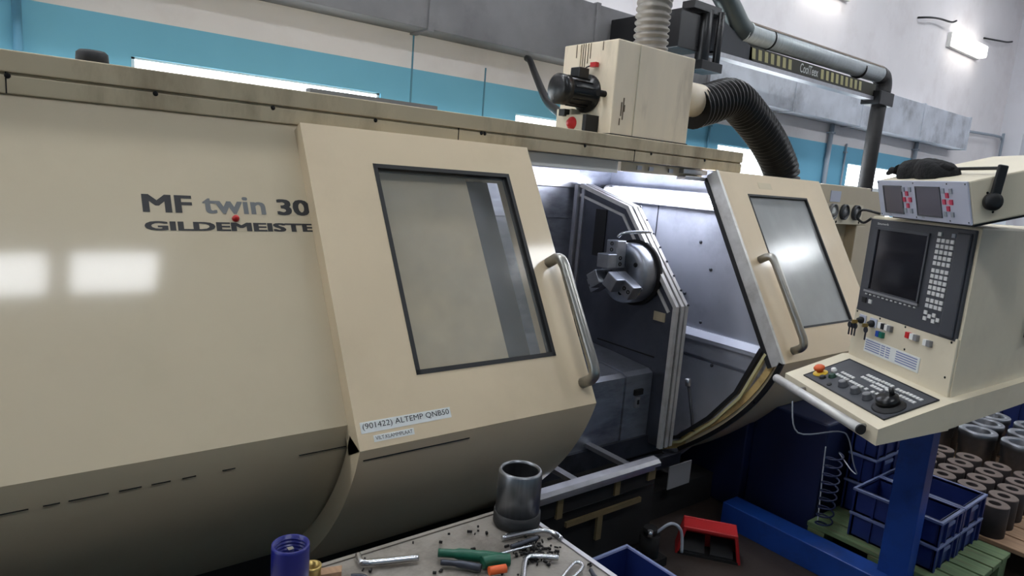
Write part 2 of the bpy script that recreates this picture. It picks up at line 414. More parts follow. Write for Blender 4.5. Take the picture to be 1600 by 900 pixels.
tag(MB().tube(smooth_path([(12.345, 4.42, 2.90), (14.2, 4.42, 2.97), (14.42, 4.42, 2.93), (14.47, 4.42, 2.8), (14.47, 4.42, 0.0)], 6), 0.022, 8).build('bent_pipe', M_conduit),
    'thin grey pipe bending down from the end of the wall duct', 'pipe')
for nm, lab, p in (('cable_stub', 'loose black cable end sticking out of white wall above the lamp', [(10.45, 4.49, 4.25), (10.6, 4.40, 4.27), (11.0, 4.42, 4.33), (11.35, 4.40, 4.35), (11.6, 4.43, 4.42)]),
                   ('cable_stub', 'loose cable end on white wall just right of the lit lamp', [(12.95, 4.49, 4.42), (13.4, 4.42, 4.45), (13.8, 4.43, 4.5), (14.1, 4.45, 4.56)])):
    tag(MB().tube(smooth_path(p, 5), 0.014, 8).build(nm, M_black), lab, 'cable')
for k, (x, zt) in enumerate(((2.49, 2.6), (3.14, 2.45))):
    structure(MB().box(x - 0.006, WY - 0.004, 0.9, x + 0.006, WY + 0.01, zt).build('trim_%d' % (k + 2), M_blueconduit))

# galvanised duct along the wall
dt = thing('ventilation_duct', 'long flat galvanised sheet duct running along the back wall', 'duct', (4, 4.3, 2.587))
xs = [-3.0, -1.2, 0.7, 2.48, 4.05, 5.6, 7.2, 8.8, 10.6, 12.33]
for a, c in zip(xs, xs[1:]):
    m_ = M_dullsheet if c < 5.7 else M_galv  # left sections take a darker, duller grey than the rest
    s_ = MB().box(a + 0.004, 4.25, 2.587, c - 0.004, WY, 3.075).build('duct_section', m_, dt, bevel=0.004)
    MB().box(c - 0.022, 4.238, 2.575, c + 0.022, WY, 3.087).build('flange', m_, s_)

# wall luminaires
def luminaire(x0, x1, z0, label):
    t = thing('wall_lamp', label, 'lamp', (x0, WY, z0), 'lit luminaires on the white wall')
    MB().box(x0 - 0.04, WY - 0.06, z0 - 0.01, x1 + 0.04, WY, z0 + 0.2).build('housing', M_white, t, bevel=0.006)
    MB().box(x0, WY - 0.17, z0, x1, WY - 0.06, z0 + 0.18).build('diffuser', M_walllamp, t, bevel=0.02)
luminaire(11.6, 12.75, 4.06, 'lit white lamp on the wall at upper right')
luminaire(7.35, 8.40, 4.05, 'lit white lamp on the wall cut by the top edge')

# unseen ceiling fixtures: aisle row, and an added row behind the lathe
def fixture(x0, x1, y0, y1, label, group='lit ceiling lamps over the aisle'):
    t = thing('ceiling_lamp', label, 'lamp', (x0, y0, 5.5), group)
    MB().box(x0 - 0.03, y0 - 0.03, 5.53, x1 + 0.03, y1 + 0.03, 5.6).build('housing', M_white, t)
    MB().box(x0, y0, 5.49, x1, y1, 5.53).build('diffuser', M_lamp, t)
for x in (-0.28, 0.60, 5.7, 6.58, 7.5, 8.4, 9.3, 11.9, 12.78):  # several mid-row panels added to light the right door, fan box and pendant
    fixture(x, x + 0.68, -1.85, -1.42, 'unseen lit ceiling lamp panel above the aisle')
for x in (-5.2, -3.6, -2.0, -0.4, 1.2, 2.8, 4.4, 7.4, 11.2):  # row added to brighten the back wall, no fixtures known here
    fixture(x, x + 0.68, 2.6, 3.03, 'unseen lamp panel added above the back of the lathe', 'unseen lamps added to light the back wall')

# ================================================================== THE LATHE
LA = thing('cnc_lathe', 'large cream CNC lathe with sliding doors and open work area', 'machine', (1.6, 2.6, 0))
# slanted front: unit vectors along the slope and out of it
SY, SZ = 0.4985, 0.8669
S = Vector((0, SY, SZ)); N = Vector((0, -SZ, SY)); XU = Vector((1, 0, 0))
def on_door(x, s, n=0.0): return Vector((x, 1.52 + s * SY - n * SZ, 0.906 + s * SZ + n * SY))
def on_panel(x, s, n=0.0): return Vector((x, 1.60 + s * SY - n * SZ, 0.951 + s * SZ + n * SY))
# fixed left front panel
prof_low = [(1.60 + 0.208 * d + 0.905 * d * d, 0.951 - d) for d in [0.62 * i / 28 for i in range(29)]]
pn = MB().obox(on_panel(-1.6, 0, 0), XU * 2.93, S * 0.921, N * -0.03)
lp = pn.build('front_panel', M_beige, LA)
MB().sheet(prof_low, -1.6, 1.33, 0.03, True).build('lower_panel', M_beige, LA)
for x0, x1 in ((-1.6, 0.045), (0.07, 0.10), (0.115, 0.19), (0.21, 0.255), (0.275, 0.315), (0.34, 0.37), (0.43, 0.46), (0.62, 0.75)):
    MB().box(x0, 1.6155, 0.8825, x1, 1.63, 0.8842).build('panel_joint', M_grime, LA)
# panel end frame seen through the door window
MB().obox(on_panel(1.25, 0.0, -0.035), XU * 0.20, S * 0.92, N * -0.02).build('panel_end', M_darksteel, LA)
# writing on the panel
z2s = lambda z: (z - 0.951) / SZ
text('model_name', 'MF', M_print, LA, on_panel(0.313, z2s(1.484)), XU, S, 0.117, 0.050, 0.035)
text('model_name', 'twin', M_printgrey, LA, on_panel(0.455, z2s(1.484)), XU, S, 0.165, 0.052, 0.025)
text('model_name', '300', M_print, LA, on_panel(0.652, z2s(1.484)), XU, S, 0.145, 0.050, 0.035)
text('maker_name', 'GILDEMEISTER', M_print, LA, on_panel(0.313, z2s(1.440)), XU, S, 0.487, 0.026, 0.045)
MB().rev([(0.001, 0.014), (0.006, 0.012), (0.009, 0.006), (0.0095, 0.0)][::-1], on_panel(0.535, z2s(1.472)), N, 16).build('red_button', M_redplain, LA)

# header rail along the top
hd = MB()
hd.box(-1.6, 2.045, 1.795, 3.06, 2.5, 1.846)
hd.box(-1.6, 2.054, 1.789, 3.06, 2.5, 1.795)
hd.box(-1.6, 2.048, 1.745, 3.06, 2.5, 1.789)
hdo = hd.build('header_rail', M_header, LA, bevel=0.004)
for x in (-0.35, 0.055, 0.37, 0.68, 1.01, 1.43, 1.445, 1.95, 2.36, 2.75): MB().rev([(0.0001, 0.004), (0.006, 0.003), (0.007, 0)][::-1], (x, 2.049, 1.786), (0, -1, 0), 10).build('bolt', M_grime, hdo)
for x in (0.05, 1.33, 2.25): MB().box(x, 2.0465, 1.745, x + 0.003, 2.05, 1.795).build('rail_joint', M_grime, hdo)
MB().rev([(0.033, 0), (0.04, 0.01), (0.038, 0.035), (0.03, 0.042), (0.0, 0.043)], (0.245, 2.2, 1.846), (0, 0, 1), 20).build('vent_cap', M_black, LA)
MB().box(0.88, 2.28, 1.846, 1.38, 2.32, 1.882).build('cable_tray', M_grey, LA)
MB().box(2.7, 2.25, 1.846, 3.0, 2.4, 1.862).build('cable_tray', M_header, LA)
# body behind
bd = MB(); bd.box(-1.6, 2.5, 0.35, 1.5, 3.7, 1.80); bd.box(1.5, 2.84, 0.35, 2.96, 3.7, 1.80); bd.box(2.96, 2.1, 0.35, 4.9, 3.7, 1.72)
bd.box(-1.62, 1.9, 0.35, -1.6, 3.7, 1.80)
bd.build('body', M_beige, LA)
MB().box(1.5, 2.1, 1.742, 2.96, 2.84, 1.80).build('roof_sheet', M_steel, LA)
MB().box(-1.55, 2.2, 0, 4.8, 3.6, 0.35).build('base', M_grime, LA)
MB().box(2.40, 1.96, 0, 3.04, 2.19, 0.15).build('dark_base_fill', M_grime, LA)  # dark block added so the gap under the machine stays black

# sliding doors ------------------------------------------------------
prof_door = [(1.52 + 0.28 * d + 0.90 * d * d, 0.906 - d) for d in [0.60 * i / 28 for i in range(29)]]
def door(x0, x1, w0, w1, s0, s1, s_top, th, name, label, pane, gasket):
    m = MB()
    m.obox(on_door(x0, 0), XU * (w0 - x0), S * s_top, N * -th)
    m.obox(on_door(w1, 0), XU * (x1 - w1), S * s_top, N * -th)
    m.obox(on_door(w0, 0), XU * (w1 - w0), S * s0, N * -th)
    m.obox(on_door(w0, s1), XU * (w1 - w0), S * (s_top - s1), N * -th)
    m.sheet(prof_door, x0, x1, th * 0.9, True)
    d = m.build(name, M_door, LA); d['label'] = label
    g = MB(); q = gasket
    for a, b_, c, e in ((w0, w0 + q, s0, s1), (w1 - q, w1, s0, s1), (w0, w1, s0, s0 + q), (w0, w1, s1 - q, s1)):
        g.obox(on_door(a, c, 0.0015), XU * (b_ - a), S * (e - c), N * -0.03)
    g.build('gasket', M_black, d)
    MB().obox(on_door(w0 + q, s0 + q, -0.012), XU * (w1 - w0 - 2 * q), S * (s1 - s0 - 2 * q), N * -0.006).build('window_pane', pane, d)
    return d
DL = door(0.745, 1.613, 0.956, 1.49, 0.180, 0.856, 0.975, 0.075, 'sliding_door', 'left cream sliding door with clear window', M_pane, 0.014)
DR = door(2.800, 3.76, 2.985, 3.55, 0.146, 0.850, 0.965, 0.06, 'sliding_door', 'right cream sliding door with scuffed window', M_panefrost, 0.010)
def handle(d, x, s_lo, s_hi, r, out):
    a, c = on_door(x, s_hi), on_door(x + 0.008, s_lo)
    p = [a - N * 0.002, a + N * (out * 0.55), a + N * (out * 0.88) - S * 0.012, a + N * out - S * 0.045]
    q = [c + N * out + S * 0.045, c + N * (out * 0.88) + S * 0.012, c + N * (out * 0.55), c - N * 0.002]
    MB().tube([p[0]] + smooth_path(p[1:], 5) + smooth_path(q[:-1], 5) + [q[-1]], r, 14).build('door_handle', M_satin, d)
handle(DL, 1.566, 0.075, 0.512, 0.0185, 0.075)
handle(DR, 2.890, 0.05, 0.50, 0.0185, 0.07)
# dents, labels on the doors
MB().box(0.76, 1.5285, 0.872, 1.10, 1.545, 0.8755).build('scratch', M_black, DL)
dz = lambda z: (z - 0.906) / SZ
st = MB().obox(on_door(0.758, dz(0.944), 0.0), XU * 0.282, S * 0.030, N * 0.0006).build('sticker', M_label, DL)
text('lettering', '(901422) ALTEMP QNB50', M_print, st, on_door(0.764, dz(0.949)), XU, S, 0.270, 0.020, 0.0, 0.0012)
st = MB().obox(on_door(0.790, dz(0.9205), 0.0), XU * 0.122, S * 0.018, N * 0.0006).build('sticker', M_label, DL)
text('lettering', 'VILT.KLAMMPLAAT', M_print, st, on_door(0.795, dz(0.9245)), XU, S, 0.112, 0.010, 0.0, 0.0012)
MB().obox(on_door(3.11, 0.885, 0.0), XU * 0.12, S * 0.035, N * 0.0006).build('sticker', M_header, DR)
# bare metal leading edge of the right door and its yellowed lower lip
MB().obox(on_door(2.782, 0.0, 0.004), XU * 0.018, S * 0.965, N * -0.06).build('edge_strip', M_trim, DR)
MB().obox(on_door(2.776, 0.0, -0.056), XU * 0.022, S * 0.955, N * -0.02).build('edge_gasket', M_black, DR)
MB().sheet(prof_door, 2.782, 2.80, 0.020, True).build('edge_strip', M_blackgloss, DR)
inner = [(y + 0.028, z + 0.026) for y, z in prof_door]
MB().sheet([(1.555, 0.915)] + [q_ for q_ in inner[1:] if q_[1] > 0.36] + [(2.0, 0.325), (2.25, 0.215)], 2.790, 2.80, 0.03).build('lower_lip', M_tan, DR)
lip = [(1.60, 0.93), (1.70, 0.69), (1.83, 0.52), (2.0, 0.355), (2.25, 0.240)]
MB().sheet(lip, 2.775, 2.80, 0.012).build('lip_edge', M_stripe, DR)
MB().sheet([(y + 0.02, z + 0.015) for y, z in lip], 2.77, 2.80, 0.018).build('lip_gasket', M_black, DR)

# work area ------------------------------------------------------------
MB().box(1.2, 2.80, 0.35, 2.90, 2.84, 1.742).build('back_wall', M_steel, LA)
MB().box(1.2, 2.785, 1.43, 2.62, 2.80, 1.60).build('back_panel', M_steel, LA, bevel=0.003)
MB().box(1.2, 2.775, 1.60, 2.62, 2.80, 1.70).build('back_panel', M_alu, LA, bevel=0.003)
hs = MB().box(1.62, 2.09, 1.69, 2.2, 2.14, 1.742).build('door_track', M_white, LA, bevel=0.002)  # white here stands for light from above on this length of track
hs = MB().box(2.22, 2.09, 1.70, 2.8, 2.14, 1.742).build('door_track', M_console, LA, bevel=0.002)
for x in (2.32, 2.40, 2.54): MB().box(x, 2.084, 1.712, x + 0.03, 2.092, 1.73).build('track_clip', M_alu, hs)
MB().box(2.62, 2.06, 1.715, 2.80, 2.12, 1.738).build('rail_bracket', M_alu, LA, bevel=0.002)
MB().box(2.62, 2.05, 1.685, 2.80, 2.10, 1.705).build('rail_bracket', M_alu, LA, bevel=0.002)
# right end wall
ew = MB().prism([(2.90, 1.60, 0.95), (2.90, 2.02, 1.741), (2.90, 2.84, 1.741), (2.90, 2.84, 0.2), (2.90, 2.12, 0.2), (2.90, 1.74, 0.62)], (0.04, 0, 0)).build('end_wall', M_endwall, LA)
MB().prism([(2.862, 1.66, 0.880), (2.862, 1.66, 0.900), (2.885, 1.66, 0.932), (2.90, 1.66, 0.932), (2.90, 1.66, 0.880)], (0, 1.14, 0)).build('rail', M_endwall, ew)
MB().box(2.874, 1.68, 0.80, 2.90, 2.8, 0.880).build('rail_skirt', M_endwall, ew)
MB().prism([(2.885, 1.70, 0.78), (2.885, 2.8, 0.78), (2.885, 2.8, 0.24), (2.885, 2.10, 0.24), (2.885, 1.80, 0.56)], (0.015, 0, 0)).build('lower_plate', M_endwall, ew)
for y, z in ((2.0, 1.50), (2.12, 1.38), (2.04, 1.25), (2.24, 1.14), (2.18, 1.10), (2.55, 1.52), (2.06, 0.97), (2.2, 0.97), (2.45, 1.35), (2.16, 0.77), (1.95, 0.77), (2.18, 0.40), (2.15, 0.40)):
    MB().rev([(0.009, 0), (0.009, 0.004), (0.006, 0.007), (0.0, 0.008)], (2.9, y, z) if z > 0.8 else (2.885, y, z), (-1, 0, 0), 10).build('screw', M_darksteel, ew)
MB().box(2.896, 2.42, 1.20, 2.90, 2.424, 1.62).build('wall_joint', M_darksteel, ew)
# lamp tube
lt = MB().cyl((2.812, 1.99, 1.588), (2.812, 2.73, 1.588), 0.030, n=24).build('work_lamp', M_tubelight, LA)
MB().cyl((2.812, 2.73, 1.588), (2.812, 2.77, 1.588), 0.042, n=24).build('lamp_socket', M_black, lt)
MB().cyl((2.812, 1.975, 1.588), (2.812, 1.99, 1.588), 0.032, n=24).build('lamp_socket', M_white, lt)
MB().box(2.848, 1.99, 1.545, 2.90, 2.78, 1.632).build('lamp_housing', M_alu, lt, bevel=0.004)
lt = MB().cyl((1.50, 2.30, 1.714), (2.20, 2.30, 1.714), 0.013, n=16).build('work_lamp', M_tubelight, LA)
MB().box(1.46, 2.28, 1.728, 2.24, 2.32, 1.742).build('lamp_housing', M_alu, lt)

# coolant wand leaning in the corner
wd = MB().tube([(2.82, 2.03, 0.66), (2.82, 1.99, 0.52), (2.80, 1.95, 0.42)], 0.008, 8).build('coolant_wand', M_panelgrey, LA)
MB().rev([(0.016, 0), (0.017, 0.035), (0.010, 0.04)], (2.82, 2.03, 0.645), (0, 0.2, 0.9), 12).build('nozzle', M_alu, wd)
MB().tube(smooth_path([(2.80, 1.93, 0.44), (2.80, 1.97, 0.43), (2.80, 2.01, 0.41), (2.795, 2.03, 0.37)], 4), 0.011, 10).build('valve_lever', M_chrome, wd)

# divider plate with aluminium edging
dv = [(2.79, 1.625), (2.733, 1.618), (2.373, 1.525), (2.002, 1.078), (2.00, 0.36), (2.79, 0.36)]
dp = MB().prism([(2.61, y, z) for y, z in dv], (0.03, 0, 0)).build('divider', M_divider, LA)
edge = dv[1:5]
def offset_poly(e, o):
    out = []
    for i in range(len(e)):
        a = Vector(e[max(i - 1, 0)]); c = Vector(e[min(i + 1, len(e) - 1)]); d = (c - a).normalized(); q = Vector((d.y, -d.x))
        q = q if q.x < 0 or q.y > 0 else -q
        out.append((e[i][0] + q.x * o, e[i][1] + q.y * o))
    return out
for x0, x1, o, m in ((2.595, 2.618, 0.012, M_trim), (2.622, 2.632, 0.004, M_black), (2.634, 2.656, 0.012, M_trim), (2.658, 2.668, 0.002, M_black), (2.670, 2.692, 0.010, M_trim)):
    MB().sheet(offset_poly(edge, o), x0, x1, 0.022).build('edge_profile', m, dp)
MB().sheet(offset_poly(edge[:3], -0.045), 2.602, 2.61, 0.014).build('edge_profile', M_trim, dp)
MB().box(2.60, 2.70, 0.7, 2.61, 2.722, 1.60).build('post_strip', M_alu, dp)
MB().box(2.58, 2.735, 0.6, 2.61, 2.76, 1.62).build('post_strip', M_alu, dp)
MB().box(2.602, 2.52, 1.25, 2.61, 2.60, 1.50).build('inner_window', M_black, dp)
for i in range(8):
    t_ = i / 7; a = Vector(edge[1]).lerp(Vector(edge[2]), t_)
    MB().rev([(0.006, 0), (0.006, 0.006), (0, 0.007)], (2.681, a.x - 0.012, a.y + 0.008), (0, -0.77, 0.64), 8).build('screw', M_darksteel, dp)
MB().box(2.604, 2.06, 0.99, 2.61, 2.13, 1.035).build('sticker', M_header, dp)
MB().box(2.606, 2.10, 0.80, 2.61, 2.5, 0.806).build('plate_joint', M_grime, dp)
MB().tube(smooth_path([(2.60, 2.20, 1.42), (2.52, 2.23, 1.415), (2.46, 2.26, 1.405), (2.445, 2.275, 1.385)], 5), 0.008, 10).build('coolant_pipe', M_chrome, LA)
# chuck
CX, CY, CZ, CR = 2.50, 2.275, 1.205, 0.152
ck = MB().rev([(0.07, 0.11), (CR * 0.97, 0.11), (CR, 0.10), (CR, 0.012), (CR - 0.01, 0.0), (0.045, 0.0), (0.043, 0.05), (0.0, 0.05)], (CX, CY, CZ), (1, 0, 0), 48).build('chuck', M_chuck, LA)
MB().rev([(0.168, 0.0), (0.168, 0.02), (0.10, 0.02)], (2.589, CY, CZ), (1, 0, 0), 40).build('spindle_ring', M_grime, LA)
for a in (2, 122, 242):
    ra = math.radians(a); rd = Vector((0, math.sin(ra), math.cos(ra))); tg = Vector((0, math.cos(ra), -math.sin(ra))); o = Vector((CX, CY, CZ))
    MB().obox(o + rd * 0.04 - tg * 0.022 + XU * -0.024, rd * 0.115, tg * 0.044, XU * 0.026).build('jaw_base', M_chrome, ck, bevel=0.003)
    jw = MB()
    jw.obox(o + rd * 0.03 - tg * 0.037 + XU * -0.085, rd * 0.135, tg * 0.074, XU * 0.062)
    jw.obox(o + rd * 0.03 - tg * 0.037 + XU * -0.145, rd * 0.070, tg * 0.074, XU * 0.061)
    j = jw.build('jaw', M_chuck, ck, bevel=0.004)
    for q in (0.118, 0.148): MB().rev([(0.010, 0), (0.010, 0.003), (0.006, 0.003), (0.006, 0.0)], o + rd * q + XU * -0.0848, (-1, 0, 0), 12).build('cap_screw', M_grime, j)
    for q in (0.05, 0.08): MB().rev([(0.010, 0), (0.010, 0.003), (0.006, 0.003), (0.006, 0.0)], o + rd * q + XU * -0.06 - tg * 0.0368, -tg, 12).build('cap_screw', M_grime, j)
for a in (62, 182, 302):
    rb = math.radians(a); r2 = Vector((0, math.sin(rb), math.cos(rb)))
    MB().rev([(0.012, 0), (0.012, 0.003), (0.007, 0.003), (0.007, 0.0)], o + r2 * 0.10, (-1, 0, 0), 12).build('cap_screw', M_grime, ck)
# way covers
cv = MB().prism([(1.4, 2.10, 0.37), (1.4, 2.10, 0.722), (1.4, 2.13, 0.737), (1.4, 2.40, 0.76), (1.4, 2.80, 0.78), (1.4, 2.80, 0.37)], (1.01, 0, 0)).build('way_cover', M_steel, LA)
cv = MB().prism([(2.416, 2.094, 0.37), (2.416, 2.094, 0.727), (2.416, 2.124, 0.742), (2.416, 2.40, 0.766), (2.416, 2.80, 0.786), (2.416, 2.80, 0.37)], (0.19, 0, 0)).build('way_cover', M_steel, LA)
MB().box(2.475, 2.080, 0.625, 2.535, 2.094, 0.655).build('latch', M_grime, cv, bevel=0.003)
MB().box(2.49, 2.084, 0.56, 2.52, 2.094, 0.615).build('latch_plate', M_alu, cv)
MB().box(2.50, 2.080, 0.578, 2.512, 2.0845, 0.60).build('latch_slot', M_black, cv)
# chip tray below: polished front bar and cross bars
MB().prism([(1.45, 1.752, 0.432), (1.45, 1.752, 0.446), (1.45, 1.768, 0.458), (1.45, 1.80, 0.462), (1.45, 1.80, 0.432)], (0.86, 0, 0)).build('front_bar', M_alu, LA)
MB().box(1.45, 1.78, 0.40, 2.31, 1.81, 0.432).build('bar_ledge', M_alu, LA)
for x in (1.86, 2.18): MB().box(x, 1.79, 0.41, x + 0.035, 2.12, 0.43).build('cross_bar', M_alu, LA)
MB().box(1.2, 1.83, 0.02, 2.38, 2.2, 0.30).build('chip_tray', M_grime, LA)
MB().box(1.2, 2.08, 0.30, 2.75, 2.12, 0.40).build('tray_wall', M_darksteel, LA)
fb = MB().box(1.45, 1.80, 0.325, 2.34, 1.83, 0.40).build('tray_front', M_grime, LA)
for x0, z0, x1, z1 in ((1.80, 0.258, 2.25, 0.28), (1.98, 0.15, 2.01, 0.26), (2.07, 0.33, 2.10, 0.40), (1.74, 0.31, 1.77, 0.40), (2.28, 0.35, 2.33, 0.40)):
    MB().box(x0, 1.79, z0, x1, 1.803, z1).build('frame_bar', M_shadedbar, fb)
MB().box(2.57, 1.895, 0.19, 2.74, 1.90, 0.31).build('paper_tag', M_grey, LA)
MB().prism([(2.45, 2.0, 0.30), (2.45, 2.26, 0.185), (2.45, 2.26, 0.15), (2.45, 2.0, 0.24)], (0.34, 0, 0)).build('drip_channel', M_darksteel, LA)
# motor-like lump with cables under the tray
mt = MB(); mt.cyl((2.25, 1.72, 0.04), (2.25, 1.72, 0.14), 0.045, n=20); mt.box(2.19, 1.66, 0.0, 2.31, 1.78, 0.04); mt.cyl((2.25, 1.72, 0.14), (2.25, 1.72, 0.17), 0.03, n=16)
pm = mt.build('coolant_pump', M_grime); tag(pm, 'small greasy black coolant pump on the floor under the chip tray', 'pump')
MB().tube(smooth_path([(2.27, 1.70, 0.15), (2.31, 1.66, 0.20), (2.36, 1.64, 0.16), (2.37, 1.63, 0.06)], 5), 0.007, 8).build('cable', M_cable, pm)
MB().rev([(0.012, 0), (0.012, 0.03)], (2.21, 1.69, 0.15), (0, 0, 1), 12).build('fitting', M_chrome, pm)

# navy coolant tank below the right door
MB().box(3.10, 1.42, 0.0, 3.62, 1.80, 0.60).build('coolant_tank', M_navy, LA, bevel=0.01)
tk = MB().box(3.05, 1.80, 0.0, 4.7, 2.2, 0.62).build('coolant_tank', M_navy, LA, bevel=0.01)

# gauge cabinet on the far right
gc = thing('gauge_cabinet', 'cream cabinet with three round gauges behind the right door', 'cabinet', (4.2, 2.1, 0))
g = MB(); g.box(3.80, 2.02, 1.50, 4.46, 2.098, 1.735); g.box(4.34, 2.02, 0.2, 4.46, 2.098, 1.50); g.box(3.80, 2.085, 0.2, 4.34, 2.098, 1.50)
g.build('body', M_beige, gc, bevel=0.005)
MB().box(3.95, 2.016, 1.635, 4.07, 2.02, 1.70).build('name_plate', M_frontgrey, gc)
gp = MB().box(3.83, 2.012, 1.505, 4.37, 2.02, 1.625).build('gauge_plate', M_console, gc)
for i, x in enumerate((3.98, 4.12, 4.27)):
    q = MB().rev([(0.047, 0), (0.047, 0.018), (0.04, 0.022), (0.04, 0.012), (0.0, 0.012)], (x, 2.012, 1.578), (0, -1, 0), 28).build('gauge', M_grey if i == 0 else M_panelgrey, gc)
    MB().rev([(0.036, 0), (0.0, 0.001)], (x, 2.0, 1.578), (0, -1, 0), 20).build('dial', M_label if i == 0 else M_grey, q)
for x in (3.86, 4.05, 4.34): MB().rev([(0.009, 0), (0.0, 0.005)], (x, 2.012, 1.517), (0, -1, 0), 8).build('screw', M_grime, gc)
MB().rev([(0.04, 0), (0.04, 0.03), (0.03, 0.04), (0, 0.04)], (4.20, 2.085, 1.36), (0, -1, 0), 16).build('knob', M_black, gc)

# ================================================================== MIST COLLECTOR ON TOP
MC = thing('mist_collector', 'oil-stained cream box with black fan motor on top of lathe', 'extractor', (2.45, 2.3, 1.846))
b = MB().box(2.19, 2.15, 1.856, 2.725, 2.50, 2.262).build('housing', M_box, MC, bevel=0.006)
MB().box(2.19 - 0.003, 2.146, 1.846, 2.728, 2.503, 1.86).build('base_seam', M_grime, b)
MB().box(2.33, 2.146, 1.862, 2.334, 2.151, 2.258).build('sheet_joint', M_console, b)
MB().box(2.186, 2.38, 2.0, 2.191, 2.384, 2.255).build('sheet_joint', M_header, b)
for y_, z0_ in ((2.352, 2.13), (2.366, 2.10), (2.334, 2.17), (2.318, 2.19), (2.24, 2.22), (2.41, 2.2)): MB().box(2.1885, y_, z0_, 2.1905, y_ + 0.004, 2.258).build('oil_streak', M_oil, b)
for x_, z0_, z1_ in ((2.243, 1.94, 2.0), (2.255, 1.925, 2.02), (2.262, 1.96, 1.99), (2.238, 1.90, 1.93)): MB().box(x_, 2.1485, z0_, x_ + 0.006, 2.1505, z1_).build('oil_streak', M_oil, b)
m_ = MB()
m_.rev([(0.085, 0), (0.085, 0.012), (0.062, 0.016), (0.062, 0.13), (0.058, 0.135), (0.058, 0.14), (0.066, 0.142), (0.066, 0.185), (0.05, 0.195), (0.0, 0.196)], (2.19, 2.315, 2.035), (-1, 0, 0), 32)
mo = m_.build('fan_motor', M_blackgloss, MC)
for k in range(14):
    a = 2 * math.pi * k / 14; d = Vector((0, math.sin(a), math.cos(a))); tg = Vector((0, math.cos(a), -math.sin(a)))
    MB().obox(Vector((2.06, 2.315, 2.035)) + d * 0.06 - tg * 0.002, XU * 0.11, d * 0.007, tg * 0.004).build('cooling_fin', M_blackgloss, mo)
MB().box(2.10, 2.285, 2.092, 2.16, 2.345, 2.14).build('terminal_box', M_blackgloss, mo, bevel=0.004)
rt = MB().tube(smooth_path([(2.178, 2.33, 2.10), (2.165, 2.325, 2.14), (2.17, 2.29, 2.155)], 5), 0.003, 6).build('lead_wire', M_black, MC)
MB().box(2.165, 2.255, 2.148, 2.185, 2.29, 2.168).build('red_tag', M_redplain, rt)
MB().cyl((2.15, 2.205, 2.03), (2.19, 2.205, 2.03), 0.014, n=12).build('cable_gland', M_grime, MC)
sw = MB(); sw.box(2.13, 2.35, 1.848, 2.19, 2.45, 1.965); sw.box(2.11, 2.25, 1.855, 2.19, 2.36, 1.935)
so = sw.build('switch_box', M_console, MC, bevel=0.004)
MB().rev([(0.03, 0), (0.028, 0.006), (0.018, 0.008), (0.016, 0.022), (0, 0.023)], (2.11, 2.315, 1.896), (-1, 0, 0), 20).build('switch_knob', M_redplain, so)
MB().box(2.112, 2.228, 1.852, 2.19, 2.249, 1.935).build('switch_side', M_black, so)
MB().box(2.10, 2.36, 1.93, 2.131, 2.40, 1.96).build('switch_label', M_black, so)
MB().cyl((2.725, 2.30, 2.10), (2.97, 2.30, 2.10), 0.085, n=28).build('outlet_stub', M_box, MC)
pts, rad = ribbed([(2.93, 2.30, 2.06), (3.08, 2.31, 2.10), (3.30, 2.33, 2.155), (3.52, 2.35, 2.09), (3.78, 2.37, 1.965), (3.97, 2.38, 1.82), (4.015, 2.38, 1.725)], 0.100, 0.010, 0.036)
tag(MB().tube(pts, rad, 24).build('flexible_hose', M_hose), 'black corrugated flexible hose arching from cream fan box behind right door', 'hose')
pts, rad = ribbed([(2.585, 2.32, 2.262), (2.580, 2.32, 2.36), (2.580, 2.32, 2.50), (2.62, 2.34, 2.62), (2.72, 2.40, 2.74), (2.8, 2.5, 3.0), (2.8, 2.6, 4.0), (2.8, 2.6, 5.6)], 0.080, 0.005, 0.03)
tag(MB().tube(pts, rad, 24).build('foil_duct', M_ducttube), 'dusty silver corrugated duct rising from top of cream fan box', 'duct')
tag(MB().tube(smooth_path([(3.40, 4.32, 2.55), (3.34, 4.2, 2.51), (3.155, 3.9, 2.37), (2.69, 3.2, 2.107), (2.40, 2.75, 1.99), (2.25, 2.535, 1.945)], 6), 0.024, 10).build('power_cable', M_hose),
    'thick black cable hanging from the wall duct to the fan box', 'cable')

# ================================================================== EXTRACTION ARM ON THE WALL
EA = thing('extraction_arm', 'wall-mounted swinging fume extraction arm with zinc pipe and hazard stripes', 'extraction arm', (4.5, 3.6, 2.6))
AY = 3.5
br = MB(); br.cyl((4.50, AY, 2.62), (4.50, AY, 3.02), 0.055, n=20); br.cyl((4.62, AY - 0.05, 2.62), (4.62, AY - 0.05, 3.02), 0.03, n=14)
br.box(4.40, AY - 0.09, 2.56, 4.66, AY + 0.09, 2.63); br.box(4.28, AY - 0.05, 2.99, 4.62, AY + 0.07, 3.05)
br.box(4.2, AY, 2.7, 4.5, 4.235, 2.98)
br.build('pivot_bracket', M_blackgloss, EA, bevel=0.004)
MB().prism([(4.62, AY - 0.02, 2.72), (4.62, AY - 0.02, 3.0), (5.15, AY - 0.02, 2.84), (5.15, AY - 0.02, 2.72)], (0, 0.05, 0)).build('gusset', M_panelgrey, EA)
bm = MB(); bm.box(5.10, AY - 0.02, 2.745, 7.40, AY + 0.06, 2.86); beam = bm.build('beam', M_stripedark, EA)
MB().box(4.62, AY - 0.04, 2.70, 7.35, AY + 0.06, 2.735).build('lower_rail', M_alu, EA)
for x0, n in ((5.14, 7), (6.28, 9)):
    for k in range(n):
        x = x0 + k * 0.095
        MB().prism([(x, AY - 0.021, 2.76), (x + 0.05, AY - 0.021, 2.76), (x + 0.035, AY - 0.021, 2.845), (x - 0.015, AY - 0.021, 2.845)], (0, -0.002, 0)).build('hazard_stripe', M_stripe, beam)
